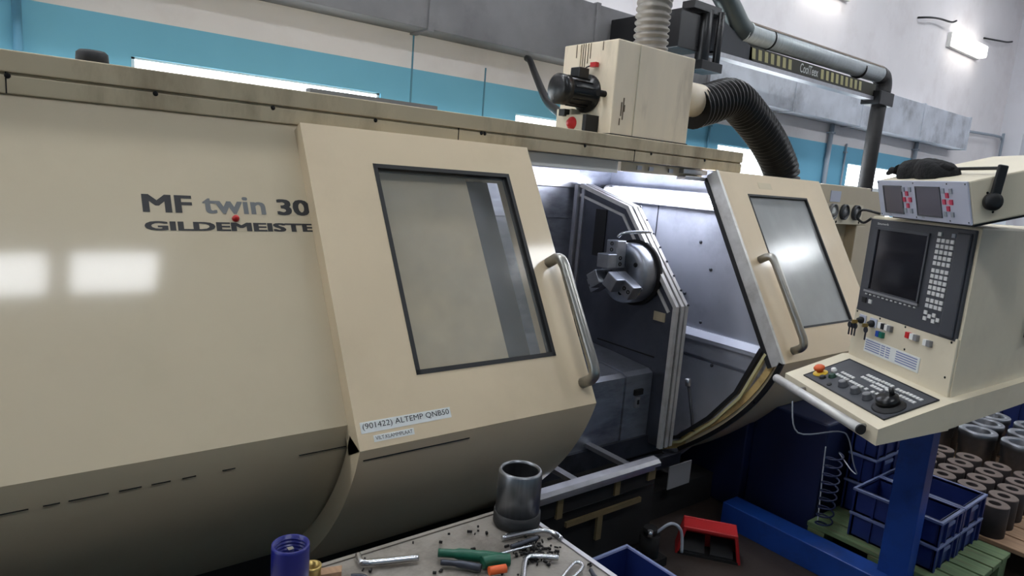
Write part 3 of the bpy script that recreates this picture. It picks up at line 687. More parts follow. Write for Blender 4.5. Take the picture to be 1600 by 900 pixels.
text('lettering', 'CoolTeex', M_label, beam, (5.90, AY - 0.022, 2.765), (1, 0, 0), (0, 0, 1), 0.32, 0.08, 0.01)
MB().tube([(4.98, AY, 2.955), (7.50, AY, 2.975)], 0.085, 24).build('zinc_pipe', M_pipe, EA)
arc = [math.radians(a) for a in range(35, 150, 10)]
dl = MB(); n_ = len(arc)
v = [(x, AY + 0.088 * math.cos(a), zc + 0.088 * math.sin(a)) for x, zc in ((5.05, 2.956), (7.45, 2.975)) for a in arc]
v += [(x, AY + 0.084 * math.cos(a), zc + 0.084 * math.sin(a)) for x, zc in ((5.05, 2.956), (7.45, 2.975)) for a in arc]
dl.add(v, [(i, i + 1, n_ + i + 1, n_ + i) for i in range(n_ - 1)] + [(2 * n_ + i, 3 * n_ + i, 3 * n_ + i + 1, 2 * n_ + i + 1) for i in range(n_ - 1)], True)
dl.build('dust_layer', mat('brown_dust', (118, 106, 96), 0.95, var=0.15, scale=12), EA)
for x in (5.35, 7.0): MB().tube([(x, AY, 2.957), (x + 0.02, AY, 2.957)], 0.089, 24).build('pipe_clamp', M_grime, EA)
MB().tube(smooth_path([(5.02, AY, 2.955), (4.93, AY, 2.99), (4.78, AY, 3.10), (4.40, AY, 3.36), (3.9, AY, 3.7), (3.2, AY, 4.2)], 5), 0.088, 24).build('feed_pipe', M_greypipe, EA)
MB().tube(smooth_path([(7.44, AY, 2.975), (7.54, AY, 2.955), (7.585, AY, 2.88), (7.585, AY, 2.80)], 6), 0.09, 20).build('elbow', M_darkpipe, EA)
MB().tube([(7.585, AY, 2.80), (7.57, AY, 2.6), (7.56, AY, 1.0)], 0.075, 18).build('down_pipe', M_darkpipe, EA)
MB().box(7.36, AY - 0.10, 2.66, 7.68, AY + 0.1, 2.80).build('end_bracket', M_blackgloss, EA, bevel=0.01)
MB().prism([(7.68, AY - 0.02, 2.66), (7.68, AY - 0.02, 2.76), (7.86, AY - 0.02, 2.69)], (0, 0.04, 0)).build('end_tab', M_grey, EA)

# ================================================================== OPERATOR CONSOLE
OC = thing('operator_console', 'cream control pendant with screen and keyboard on blue post', 'control panel', (2.96, 0.98, 0))
az = math.radians(59)
U = Vector((math.cos(az), math.sin(az), 0)); V = Vector((math.sin(az), -math.cos(az), 0)); Z = Vector((0, 0, 1))
R_ = -U                                  # towards the right-hand end as seen by the operator
SP = Vector((2.476, 0.780, 1.5875))      # top right corner of the screen panel
SW, SH = 0.5195, 0.3646
def on_screen(a, h, n=0.0): return SP + U * (SW - a) - Z * h - V * n      # a from the left, h down, n out
side = Vector((1.0, -0.05, 0))
# upper housing (plan is a skewed box running back along the lathe)
f0 = on_screen(SW + 0.012, 0, -0.012); f1 = on_screen(-0.012, 0, -0.012)
base = [Vector((p.x, p.y, 1.03)) for p in (f0, f1, f1 + side * 0.9 + Vector((0, -0.25, 0)), f0 + side * 1.1)]
MB().prism(base, (0, 0, 0.568)).build('housing', M_console, OC, bevel=0.006)
# lower front plate below the screen
MB().obox(on_screen(-0.008, SH + 0.19, -0.012), -U * (SW + 0.016), Z * 0.20, -V * 0.010).build('front_plate', M_console, OC, bevel=0.003)
# keyboard desk
CP = Vector((2.43, 0.775, 1.030)); CW = 0.483; CD = 0.199
Wd = (V * math.sin(math.radians(68)) + Z * math.cos(math.radians(68))).normalized()    # up the desk slope
Nd = U.cross(Wd); Nd = Nd if Nd.z > 0 else -Nd
def on_desk(a, d, n=0.0): return CP + U * (CW - a) - Wd * d + Nd * n    # a from the left, d down the slope
fl, frr = on_desk(-0.075, CD + 0.035), on_desk(CW + 0.035, CD + 0.045)
bl, brr = on_desk(-0.075, -0.02), on_desk(CW + 0.035, -0.02)
dk = MB(); dk.add([fl, frr, brr, bl, fl - Z * 0.055, frr - Z * 0.055, brr - Z * 0.095, bl - Z * 0.095], [(0, 1, 2, 3), (7, 6, 5, 4), (0, 4, 5, 1), (1, 5, 6, 2), (2, 6, 7, 3), (3, 7, 4, 0)])
dk.prism([brr - Z * 0.001, bl - Z * 0.001, bl + Vector((0.7, -0.2, 0)), brr + side * 1.2], (0, 0, -0.09))
dk.build('desk', M_console, OC)
# screen panel
sc = MB()
sc.obox(on_screen(0, 0, 0.0), -U * SW, Z * -SH, V * 0.012)
spn = sc.build('screen_panel', M_panelgrey, OC, bevel=0.003)
MB().obox(on_screen(SW - 0.066, 0.012, 0.0), -U * 0.060, Z * -(SH - 0.02), -V * 0.010).build('panel_rib', M_panelgrey, spn, bevel=0.008)
fr = MB()
for a0, a1, h0, h1 in ((0.04, 0.058, 0.032, 0.276), (0.322, 0.330, 0.032, 0.276), (0.04, 0.330, 0.028, 0.038), (0.04, 0.330, 0.270, 0.278)):
    fr.obox(on_screen(a0, h0, 0.0), -U * (a1 - a0), Z * -(h1 - h0), -V * 0.006)
fr.build('bezel', M_panelgrey, spn)
MB().obox(on_screen(0.035, 0.276, 0.0), -U * 0.30, Z * -0.008, -V * 0.008).build('bezel_ledge', M_grey, spn)
MB().obox(on_screen(0.058, 0.038, 0.001), -U * 0.264, Z * -0.232, V * 0.004).build('screen', M_screen, spn)
text('maker_name', 'Sinumerik', M_white, spn, on_screen(0.045, 0.020, 0.001), -U, Z, 0.065, 0.008)
key = MB().box(-0.0075, -0.0065, 0, 0.0075, 0.0065, 0.004).mesh('key'); key.materials.append(M_key)
keyg = MB().box(-0.0075, -0.0065, 0, 0.0075, 0.0065, 0.004).mesh('key'); keyg.materials.append(M_keygrey)
def frame_at(p, x, y, z, sx=1, sy=1):
    return Matrix(((x.x * sx, y.x * sy, z.x, p.x), (x.y * sx, y.y * sy, z.y, p.y), (x.z * sx, y.z * sy, z.z, p.z), (0, 0, 0, 1)))
rows = [0.047 + 0.0195 * i for i in range(5)] + [0.150 + 0.0195 * i for i in range(5)] + [0.253 + 0.0195 * i for i in range(2)]
place(key, 'key', None, spn, frame_at(on_screen(0.374, 0.026), -U, Z, -V))
place(keyg, 'key', None, spn, frame_at(on_screen(0.4355, 0.026), -U, Z, -V))
for h in rows:
    for c in range(4): place(key, 'key', None, spn, frame_at(on_screen(0.374 + 0.0205 * c, h), -U, Z, -V))
for a, h in ((0.374, 0.297), (0.374, 0.318), (0.394, 0.307), (0.414, 0.300), (0.414, 0.320), (0.434, 0.312)): place(key, 'key', None, spn, frame_at(on_screen(a, h), -U, Z, -V))
for c in range(12): place(key, 'soft_key', None, spn, frame_at(on_screen(0.048 + 0.0245 * c, 0.292), -U, Z, -V, 0.7, 0.35))
place(key, 'soft_key', None, spn, frame_at(on_screen(0.078, 0.318), -U, Z, -V, 1.2, 1.2))
MB().obox(on_screen(0.028, 0.308), -U * 0.024, Z * -0.02, -V * 0.003).build('soft_key', M_black, spn)
# switches under the screen
PB = 0.012
def plate_item(a, h, w, d, n, m, name, parent=OC): return MB().obox(on_screen(a, h, -0.002), -U * w, Z * -d, -V * (n + 0.002)).build(name, m, parent, bevel=0.0015)
for a, h, m in ((0.155, SH + 0.018, M_white), (0.172, SH + 0.018, M_black), (0.192, SH + 0.018, M_white), (0.208, SH + 0.018, M_grey),
                (0.150, SH + 0.052, mat('blue_lamp_cap', (30, 70, 160), 0.4)), (0.170, SH + 0.052, mat('green_lamp_cap', (20, 110, 90), 0.4)),
                (0.305, SH + 0.018, M_redplain), (0.328, SH + 0.018, M_white), (0.346, SH + 0.018, M_grey), (0.395, SH + 0.022, M_white), (0.410, SH + 0.022, M_grey)):
    plate_item(a, h, 0.018, 0.022, 0.012, m, 'push_button')
for a in (0.03, 0.095):
    plate_item(a, SH + 0.012, 0.04, 0.035, 0.003, M_frontgrey, 'switch_plate')
    p = on_screen(a + 0.02, SH + 0.034, 0.0)
    MB().rev([(0.014, 0), (0.014, 0.012), (0.009, 0.014), (0.009, 0.022), (0, 0.022)], p, -V, 16).build('key_switch', M_black, OC)
    for k in range(3 if a < 0.05 else 1):
        q = p - V * (0.03 + 0.004 * k) + U * (0.012 * k - 0.004) - Z * 0.012
        kk = MB(); kk.rev([(0.012, -0.0015), (0.012, 0.0015)], q - Z * 0.012, -V, 12); kk.obox(q - Z * 0.022 - U * 0.004, U * 0.008, Z * -0.03, V * 0.002)
        tag(kk.build('key_ring_key', M_darksteel, OC))
    MB().obox(p - V * 0.022 - U * 0.003, U * 0.006, -V * 0.022, Z * -0.014).build('inserted_key', M_brass, OC)
for a, h in ((0.006, SH + 0.006), (0.145, SH + 0.006), (0.285, SH + 0.006), (0.505, SH + 0.006), (0.145, SH + 0.075), (0.30, SH + 0.085), (0.505, SH + 0.125)):
    MB().rev([(0.0045, 0), (0.0, 0.003)], on_screen(a, h, -0.002), -V, 8).build('screw', M_grime, OC)
lab = MB().obox(on_screen(0.085, SH + 0.094, -0.003), -U * 0.30, Z * -0.054, -V * 0.0035).build('instruction_label', M_label, OC)
for a, w in ((0.091, 0.085), (0.182, 0.022), (0.21, 0.022), (0.265, 0.11)):
    for k in range(5): MB().obox(on_screen(a, SH + 0.100 + 0.0088 * k, 0.0), -U * w, Z * -0.0045, -V * 0.0010).build('printed_line', M_printblue, lab)
# keyboard panel
kp = MB().obox(on_desk(0, 0, 0.0005), -U * CW, -Wd * CD, Nd * 0.003).build('keyboard_panel', M_panelgrey, OC, bevel=0.001)
bd_ = MB()
for a0, a1, d0, d1 in ((0, CW, 0, 0.004), (0, CW, CD - 0.004, CD), (0, 0.004, 0, CD), (CW - 0.004, CW, 0, CD)):
    bd_.obox(on_desk(a0, d0, 0.003), -U * (a1 - a0), -Wd * (d1 - d0), Nd * 0.002)
bd_.build('panel_border', M_black, kp)
def dkey(a, d, m=key, sx=0.80, sy=0.9): place(m, 'key', None, kp, frame_at(on_desk(a, d, 0.0035), -U, Wd, Nd, sx, sy))
for a0, n, ds in ((0.093, 5, (0.090, 0.112)), (0.178, 5, (0.042, 0.064, 0.112)), (0.259, 4, (0.040, 0.062, 0.083)), (0.319, 4, (0.068,)), (0.386, 5, (0.040, 0.066)), (0.340, 3, (0.043,)), (0.322, 3, (0.108,))):
    for d in ds:
        for c in range(n): dkey(a0 + 0.0158 * c, d)
dkey(0.266, 0.111); dkey(0.300, 0.110)
def knob(a, d, r, h, m, name, cap=None):
    o = MB().rev([(r * 1.15, 0), (r * 1.15, 0.003), (r, 0.005), (r * 0.92, h), (r * 0.8, h + 0.002), (0, h + 0.002)], on_desk(a, d, 0.003), Nd, 24).build(name, m, kp)
    if cap: MB().rev([(r * 0.8, 0), (r * 0.75, 0.002), (0, 0.002)], on_desk(a, d, 0.005 + h), Nd, 20).build('knob_cap', cap, o)
    return o
for a_ in (0.186, 0.259, 0.326): knob(a_, 0.148, 0.0165, 0.018, M_panelgrey, 'override_knob', M_grey)
hw = knob(0.418, 0.134, 0.046, 0.012, M_black, 'handwheel')
MB().rev([(0.038, 0.0), (0.035, 0.026), (0.0, 0.027)], on_desk(0.418, 0.134, 0.015), Nd, 28).build('wheel_hub', M_blackgloss, hw)
MB().rev([(0.009, 0), (0.008, 0.022), (0, 0.023)], on_desk(0.418, 0.114, 0.04), Nd, 12).build('wheel_grip', M_black, hw)
es = knob(0.034, 0.146, 0.024, 0.006, M_yellow, 'emergency_stop')
MB().rev([(0.012, 0.0), (0.012, 0.012), (0.020, 0.016), (0.021, 0.024), (0.014, 0.031), (0, 0.032)], on_desk(0.034, 0.146, 0.006), Nd, 20).build('mushroom_button', M_orange, es)
knob(0.075, 0.162, 0.011, 0.008, M_black, 'push_button'); knob(0.093, 0.133, 0.013, 0.012, mat('dark_green_cap', (22, 60, 44), 0.4), 'push_button')
knob(0.142, 0.177, 0.008, 0.004, M_black, 'push_button'); knob(0.052, 0.100, 0.010, 0.010, M_white, 'toggle')
# grab bar in front
ba, bb = on_desk(-0.055, CD + 0.085, 0.002), on_desk(CW + 0.0, CD + 0.085, 0.002)
gb = MB().cyl(ba, bb, 0.0165, n=20).build('grab_bar', M_trim, OC)
MB().cyl(bb, bb - U * 0.008, 0.0168, n=20).build('end_cap', M_black, gb)
for a in (0.08, CW - 0.03): MB().cyl(on_desk(a, CD + 0.085, 0.0), on_desk(a, CD + 0.03, -0.018), 0.008, n=10).build('bar_bracket', M_satin, gb)
# post and foot
MB().box(2.92, 0.93, 0.10, 3.00, 1.045, 0.945).build('post', M_blue, OC, bevel=0.004)
MB().box(2.85, 0.5, 0.0, 2.97, 1.76, 0.12).build('foot_beam', M_blue, OC, bevel=0.004)
MB().tube(smooth_path([on_screen(0.02, -0.02, 0.0) + V * 0.02, on_screen(-0.03, -0.03, 0.02), on_screen(-0.045, 0.0, 0.03), on_screen(-0.03, 0.02, 0.01), on_screen(0.0, 0.0, 0.0)], 5), 0.005, 8).build('lead_wire', M_black, OC)

bx = MB().box(3.02, 0.715, 1.20, 3.10, 0.745, 1.30).build('side_box', M_grey, OC, bevel=0.004)
MB().rev([(0.012, 0), (0.012, 0.012), (0, 0.014)], (3.04, 0.715, 1.225), (0, -1, 0), 14).build('push_button', M_redplain, bx)

# instrument case standing tilted on the pendant ------------------------
IC = thing('measuring_instrument', 'grey instrument case with two displays on top of control pendant', 'instrument', (2.55, 0.95, 1.6))
az2 = math.radians(51); u2 = Vector((math.cos(az2), math.sin(az2), 0)); v2 = Vector((math.sin(az2), -math.cos(az2), 0))
tl = -0.285
w2 = Z * math.cos(tl) + v2 * math.sin(tl); d2 = v2 * math.cos(tl) - Z * math.sin(tl)      # up the face, back into the case
IP = Vector((2.30, 0.767, 1.733)); IW, IH = 0.52, 0.133
def on_case(a, h, n=0.0): return IP + u2 * (IW - a) - w2 * h - d2 * n
MB().obox(on_case(0, 0, 0), -u2 * IW, -w2 * IH, d2 * 0.42).build('case', M_console, IC, bevel=0.005)
fp = MB().obox(on_case(0, 0, 0.0), -u2 * IW, -w2 * IH, -d2 * 0.006).build('front_plate', M_frontgrey, IC, bevel=0.002)
fpo = 0.006
for a0, dw in ((0.045, 0.115), (0.250, 0.130)):
    ds = MB().obox(on_case(a0, 0.022, fpo), -u2 * dw, -w2 * 0.092, -d2 * 0.0015).build('display', M_lcd, IC)
    fr = MB()
    for x0, x1, h0, h1 in ((-0.004, 0, -0.004, 0.096), (dw, dw + 0.004, -0.004, 0.096), (-0.004, dw + 0.004, -0.004, 0), (-0.004, dw + 0.004, 0.092, 0.096)):
        fr.obox(on_case(a0 + x0, 0.022 + h0, fpo), -u2 * (x1 - x0), -w2 * (h1 - h0), -d2 * 0.003)
    fr.build('display_frame', M_panelgrey, ds)
    ka = a0 + dw + (0.034 if a0 < 0.1 else 0.040)
    for da, dh, c in ((0, -0.022, M_keyred), (0, 0.020, M_keyred), (-0.018, -0.001, M_keyred), (0.018, -0.001, M_keyred), (-0.02, -0.036, M_keygrey), (0.02, -0.036, M_keygrey), (-0.018, 0.038, M_keygrey), (0.018, 0.038, M_keygrey)):
        MB().obox(on_case(ka + da - 0.007, 0.066 + dh - 0.008, fpo), -u2 * 0.014, -w2 * 0.016, -d2 * 0.004).build('key', c, IC)
    MB().obox(on_case(ka - 0.005, 0.066 - 0.006, fpo), -u2 * 0.010, -w2 * 0.012, -d2 * 0.001).build('key_centre', mat('pink_print', (232, 150, 170), 0.5), IC)
    text('logo', 'N', M_grey, IC, on_case(a0 + 0.02, 0.126, fpo), -u2, w2, 0.012, 0.008)
for a in (0.01, 0.235, 0.42, 0.51):
    for h in (0.008, 0.125): MB().rev([(0.003, 0), (0, 0.002)], on_case(a, h, fpo), -d2, 8).build('screw', M_grime, IC)
# carrying handle on the side
hp = on_case(IW + 0.004, 0.072, -0.055)
MB().rev([(0.026, 0), (0.026, 0.016), (0.012, 0.020), (0, 0.020)], hp, -u2, 24).build('handle_pivot', M_black, IC)
hnd = MB(); hdir = (w2 * 0.93 + d2 * 0.36).normalized(); hsd = hdir.cross(u2)
hnd.obox(hp - hsd * 0.014 - u2 * 0.004, hdir * 0.108, hsd * 0.028, -u2 * 0.012)
hnd.obox(hp + hdir * 0.095 - hsd * 0.014 + u2 * 0.53, hdir * 0.010, hsd * 0.012, -u2 * 0.54)
hnd.build('carry_handle', M_black, IC, bevel=0.004)
for hh, aa in ((0.045, -0.05), (0.105, -0.06)): MB().rev([(0.004, 0), (0, 0.003)], on_case(IW, hh, aa), -u2, 8).build('screw', M_grime, IC)
MB().obox(on_case(0.03, IH, -0.02), -u2 * (IW - 0.06), -w2 * 0.012, d2 * 0.35).build('case_foot', M_black, IC)

# black cloth lying on the case: a lumpy crumpled heap
def heap(name, cx, ex, ey, ez, hx, hy, hz, m, label, cat, seed, lobes):
    rnd = random.Random(seed); nu, nv = 30, 14; v = []; f = []
    for j in range(nv + 1):
        for i in range(nu):
            a = 2 * math.pi * i / nu; t = j / nv
            rad = (1 - t ** 2.2) if t < 1 else 0
            lob = 1 + 0.22 * math.sin(a * lobes + 1.3) + 0.13 * math.sin(a * (2 * lobes + 1) + 0.4)
            h = math.sin(t * math.pi / 2) * (0.8 + 0.2 * math.sin(3 * a + 2) * (1 - t)) + 0.05 * rnd.uniform(-1, 1) * (1 - t)
            v.append(cx + ex * (math.cos(a) * rad * lob * hx) + ey * (math.sin(a) * rad * lob * hy) + ez * (h * hz))
    for j in range(nv):
        for i in range(nu):
            i2 = (i + 1) % nu; f.append((j * nu + i, j * nu + i2, (j + 1) * nu + i2, (j + 1) * nu + i))
    b = MB().add(v, f, True); b.f.append(tuple(range(nu))[::-1]); b.sm.append(False)
    return tag(b.build(name, m), label, cat)
gl = heap('black_glove', on_case(0.17, 0, -0.07), u2, d2, w2, 0.14, 0.06, 0.075, M_cloth, 'crumpled black work glove lying on the grey instrument case', 'glove', 3, 2)
for p, q, r in (((0.02, 0.0, 0.02), (-0.045, -0.0, 0.012), 0.013), ((0.03, 0.0, 0.03), (-0.03, 0.04, 0.012), 0.013), ((0.27, 0, 0.025), (0.325, 0.015, 0.020), 0.014)):
    mk = lambda t: on_case(t[0], 0, -0.06 - t[1]) + w2 * t[2]
    a_, b_ = mk(p), mk(q); MB().tube([a_, a_.lerp(b_, 0.5) + w2 * 0.008, b_], [r, r, r * 0.6], 10).build('finger', M_cloth, gl)

# coiled lead and cables under the console
pts = []
for i in range(161):
    a = i / 160 * 2 * math.pi * 9; pts.append(Vector((3.02 + 0.035 * math.cos(a), 1.335 + 0.035 * math.sin(a), 0.145 + 0.36 * i / 160)))
tag(MB().tube(pts, 0.0042, 6).build('coiled_cable', M_navy), 'dark coiled cable hanging under the control pendant', 'cable')
tag(MB().tube(smooth_path([(2.40, 1.25, 0.88), (2.42, 1.22, 0.76), (2.62, 1.16, 0.75), (2.72, 1.16, 0.70), (2.80, 1.16, 0.58), (2.9, 1.18, 0.50), (3.0, 1.25, 0.47), (3.055, 1.335, 0.505)], 6), 0.0028, 8).build('hanging_cable', M_cable),
    'thin pale cable looping below the control pendant', 'cable')
tag(MB().tube(smooth_path([(3.08, 1.41, 0.50), (3.07, 1.40, 0.38), (3.05, 1.38, 0.2), (3.02, 1.36, 0.01)], 6), 0.003, 8).build('floor_cable', M_cable), 'thin pale cable hanging against the navy tank', 'cable')

# ================================================================== FOOT PEDAL
ft = thing('foot_pedal', 'red hooded foot pedal on the oily floor', 'pedal', (2.55, 1.62, 0))
pu = Vector((0.614, -0.789, 0)); pf = Vector((-0.789, -0.614, 0))       # along its width, out of its opening
p0 = Vector((2.45, 1.725, 0))
hood = MB()
prof = [(0.0, 0.0), (0.016, 0.0), (0.040, 0.122), (0.250, 0.122), (0.274, 0.0), (0.29, 0.0), (0.263, 0.138), (0.027, 0.138)]
hood.prism([p0 + pu * a + Z * h + pf * 0.03 for a, h in prof], -pf * 0.10)
hood.prism([p0 + pu * a + Z * h - pf * 0.07 for a, h in ((0, 0), (0.29, 0), (0.263, 0.138), (0.027, 0.138))], -pf * 0.012)
hood.build('hood', M_red, ft, bevel=0.004)
MB().obox(p0 + pu * 0.012 + pf * 0.03, pu * 0.266, -pf * 0.09, Z * 0.012).build('base_plate', M_grime, ft)
MB().prism([p0 + pu * 0.03 + pf * 0.02 + Z * 0.02, p0 + pu * 0.03 - pf * 0.06 + Z * 0.07, p0 + pu * 0.03 - pf * 0.06 + Z * 0.06, p0 + pu * 0.03 + pf * 0.02 + Z * 0.01], pu * 0.10).build('treadle', M_black, ft)
MB().prism([p0 + pu * 0.155 + pf * 0.02 + Z * 0.02, p0 + pu * 0.155 - pf * 0.06 + Z * 0.07, p0 + pu * 0.155 - pf * 0.06 + Z * 0.06, p0 + pu * 0.155 + pf * 0.02 + Z * 0.01], pu * 0.10).build('treadle', M_black, ft)

# ================================================================== CRATES, PALLETS, BILLETS
def crate(name, label, x0, y0, z0, x1, y1, z1, rim=0.012, m=M_crate, mr=M_rim, group=None):
    t = thing(name, label, 'crate', ((x0 + x1) / 2, (y0 + y1) / 2, z0), group)
    w = 0.008; i = 0.012
    b_ = MB(); b_.box(x0 + i, y0 + i, z0, x1 - i, y1 - i, z0 + 0.008)
    b_.box(x0 + i, y0 + i, z0, x0 + i + w, y1 - i, z1); b_.box(x1 - i - w, y0 + i, z0, x1 - i, y1 - i, z1)
    b_.box(x0 + i, y0 + i, z0, x1 - i, y0 + i + w, z1); b_.box(x0 + i, y1 - i - w, z0, x1 - i, y1 - i, z1)
    b_.build('body', m, t)
    r = MB(); h = 0.012
    r.box(x0, y0, z1 - h, x0 + rim + w, y1, z1); r.box(x1 - rim - w, y0, z1 - h, x1, y1, z1)
    r.box(x0 + rim + w, y0, z1 - h, x1 - rim - w, y0 + rim + w, z1); r.box(x0 + rim + w, y1 - rim - w, z1 - h, x1 - rim - w, y1, z1)
    r.build('rim', mr, t, bevel=0.002)
    for a, c in ((x0 + 0.002, x0 + 0.02), (x0 + (x1 - x0) * 0.30, x0 + (x1 - x0) * 0.30 + 0.008), (x0 + (x1 - x0) * 0.70, x0 + (x1 - x0) * 0.70 + 0.008), (x1 - 0.02, x1 - 0.002)):
        MB().box(a, y0 + 0.002, z0 + 0.003, c, y0 + i, z1 - h).build('rib', m, t)
    MB().box(x0 + (x1 - x0) * 0.36, y0 + 0.004, z1 - 0.045, x0 + (x1 - x0) * 0.66, y0 + i, z1 - 0.03).build('grip', mr, t)
    n = max(2, int((y1 - y0) / 0.09))
    for k in range(n + 1):
        y = y0 + 0.006 + (y1 - y0 - 0.02) * k / n; MB().box(x0 + 0.002, y, z0 + 0.003, x0 + i, y + 0.008, z1 - h).build('rib', m, t)
    return t
GRP = 'blue plastic crates by the console post'
crate('plastic_crate', 'empty blue crate, upper one of the nearer stack behind the post', 3.060, 0.880, 0.256, 3.305, 1.25, 0.370, group=GRP)
crate('plastic_crate', 'blue crate, lower one of the nearer stack on green pallet', 3.060, 0.880, 0.141, 3.305, 1.25, 0.255, group=GRP)
crate('plastic_crate', 'empty blue crate, upper one of the stack touching the round billets', 3.312, 0.880, 0.256, 3.585, 1.25, 0.370, group=GRP)
crate('plastic_crate', 'blue crate, lower one of the stack touching the round billets', 3.312, 0.880, 0.141, 3.585, 1.25, 0.255, group=GRP)
crate('plastic_crate', 'blue crate, bottom one of the left stack below the grab bar', 3.30, 1.262, 0.141, 3.60, 1.40, 0.30, group=GRP)
crate('plastic_crate', 'blue crate, middle one of the left stack below the grab bar', 3.30, 1.262, 0.301, 3.60, 1.40, 0.44, group=GRP)
crate('plastic_crate', 'blue crate, top one of the left stack below the grab bar', 3.30, 1.262, 0.441, 3.60, 1.40, 0.58, group=GRP)
crate('plastic_crate', 'dark blue crate in the far corner behind the turned rings', 5.35, 0.95, 0.0, 5.95, 1.35, 0.45)
crate('plastic_crate', 'open blue crate with pale rim on the floor beside the workbench', 1.20, 0.98, 0.10, 1.735, 1.42, 0.40, rim=0.004)
MB_ = MB().box(1.15, 0.93, 0, 1.80, 1.47, 0.10); tag(MB_.build('floor_plinth', M_grey, bevel=0.01), 'low grey plinth under the pale-rimmed blue crate', 'plinth')

def pallet(name, label, x0, x1, y0, y1, n, m, z=0.14):
    t = thing(name, label, 'pallet', ((x0 + x1) / 2, (y0 + y1) / 2, 0)); p = (x1 - x0) / n
    for k in range(n): MB().box(x0 + k * p + 0.006, y0, z - 0.022, x0 + (k + 1) * p - 0.006, y1, z).build('plank', m, t, bevel=0.003)
    for y in (y0 + 0.01, (y0 + y1) / 2 - 0.04, y1 - 0.09):
        MB().box(x0, y, z - 0.044, x1, y + 0.08, z - 0.022).build('cross_plank', m, t)
        for x in (x0, (x0 + x1) / 2 - 0.05, x1 - 0.1): MB().box(x, y, 0.0, x + 0.1, y + 0.08, z - 0.044).build('block', m, t)
    return t
pallet('green_pallet', 'green stained wooden pallet under the blue crates', 3.01, 3.60, 0.755, 1.41, 5, M_greenwood)
ORD = ['first', 'second', 'third', 'fourth', 'fifth', 'sixth']
pallet('wooden_pallet', 'raw wooden pallet carrying the round steel billets', 3.64, 4.36, 0.42, 1.70, 5, M_wood, 0.14)
pallet('wooden_pallet', 'dark wooden pallet under the shiny turned rings', 4.42, 5.22, 0.6, 1.75, 6, M_wood, 0.14)

bil = MB().rev([(0.025, 0.0), (0.060, 0.0), (0.0615, 0.003), (0.0615, 0.150), (0.059, 0.153), (0.027, 0.153), (0.025, 0.150), (0.025, 0.0)], n=28, cap=False).mesh('steel_billet')
bil.materials.append(M_billet); bil.materials.append(M_billetside)
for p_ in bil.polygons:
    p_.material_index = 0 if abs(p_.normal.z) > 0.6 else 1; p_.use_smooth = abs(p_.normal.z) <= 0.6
GB = 'steel billets on the wooden pallet'
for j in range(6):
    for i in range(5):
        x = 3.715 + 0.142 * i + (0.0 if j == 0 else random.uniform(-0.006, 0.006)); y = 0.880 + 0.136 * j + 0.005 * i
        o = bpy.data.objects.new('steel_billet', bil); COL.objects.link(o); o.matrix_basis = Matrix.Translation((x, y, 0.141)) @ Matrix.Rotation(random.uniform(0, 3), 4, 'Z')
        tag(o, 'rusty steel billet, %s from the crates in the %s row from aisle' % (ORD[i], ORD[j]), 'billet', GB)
tr = MB().rev([(0.055, 0.0), (0.085, 0.0), (0.085, 0.14), (0.092, 0.145), (0.092, 0.20), (0.098, 0.205), (0.098, 0.235), (0.094, 0.24), (0.065, 0.24), (0.062, 0.235), (0.055, 0.0)], n=36, cap=False).mesh('turned_ring')
tr.materials.append(M_turned)
for j in range(4):
    for i in range(3):
        o = bpy.data.objects.new('turned_ring', tr); COL.objects.link(o); o.matrix_basis = Matrix.Translation((4.56 + 0.22 * i, 0.80 + 0.215 * j + 0.03 * i, 0.141))
        tag(o, 'turned steel flange ring, %s behind the billets in the %s row from the aisle' % (ORD[i], ORD[j]), 'steel part', 'turned steel rings on the back pallet')

# ================================================================== WORKBENCH AND TOOLS
BZ = 0.85
WB = thing('workbench', 'scratched sheet-metal workbench in the foreground', 'workbench', (0.2, 0.8, 0))
MB().box(-0.9, 0.30, BZ - 0.04, 0.985, 1.165, BZ).build('bench_top', M_bench, WB, bevel=0.003)
MB().box(0.985, 0.30, BZ - 0.05, 0.997, 1.175, BZ + 0.002).build('edge_trim', M_alu, WB)
MB().box(-0.9, 1.165, BZ - 0.05, 0.985, 1.175, BZ + 0.002).build('edge_trim', M_bench, WB)
for x, y in ((-0.85, 0.36), (0.9, 0.36), (-0.85, 1.08), (0.9, 1.08)): MB().box(x, y, 0, x + 0.06, y + 0.06, BZ - 0.04).build('leg', M_grime, WB)

slv = thing('steel_sleeve', 'machined hollow steel sleeve with black base ring on workbench', 'steel part', (0.948, 1.108, BZ + 0.003))
MB().rev([(0.045, 0.03), (0.0515, 0.03), (0.0505, 0.125), (0.0475, 0.131), (0.044, 0.131), (0.042, 0.125), (0.042, 0.03)], (0.948, 1.108, BZ + 0.003), n=48, cap=False).build('tube', M_sleeve, slv)
MB().rev([(0.038, 0.0), (0.0535, 0.0), (0.0555, 0.004), (0.0545, 0.030), (0.046, 0.032), (0.038, 0.030), (0.038, 0.0)], (0.948, 1.108, BZ + 0.003), n=48, cap=False).build('base_ring', M_black, slv)
MB().rev([(0.0, 0.006), (0.0418, 0.006), (0.0418, 0.126)], (0.948, 1.108, BZ + 0.003), n=40, cap=False).build('dark_bore', M_black, slv)

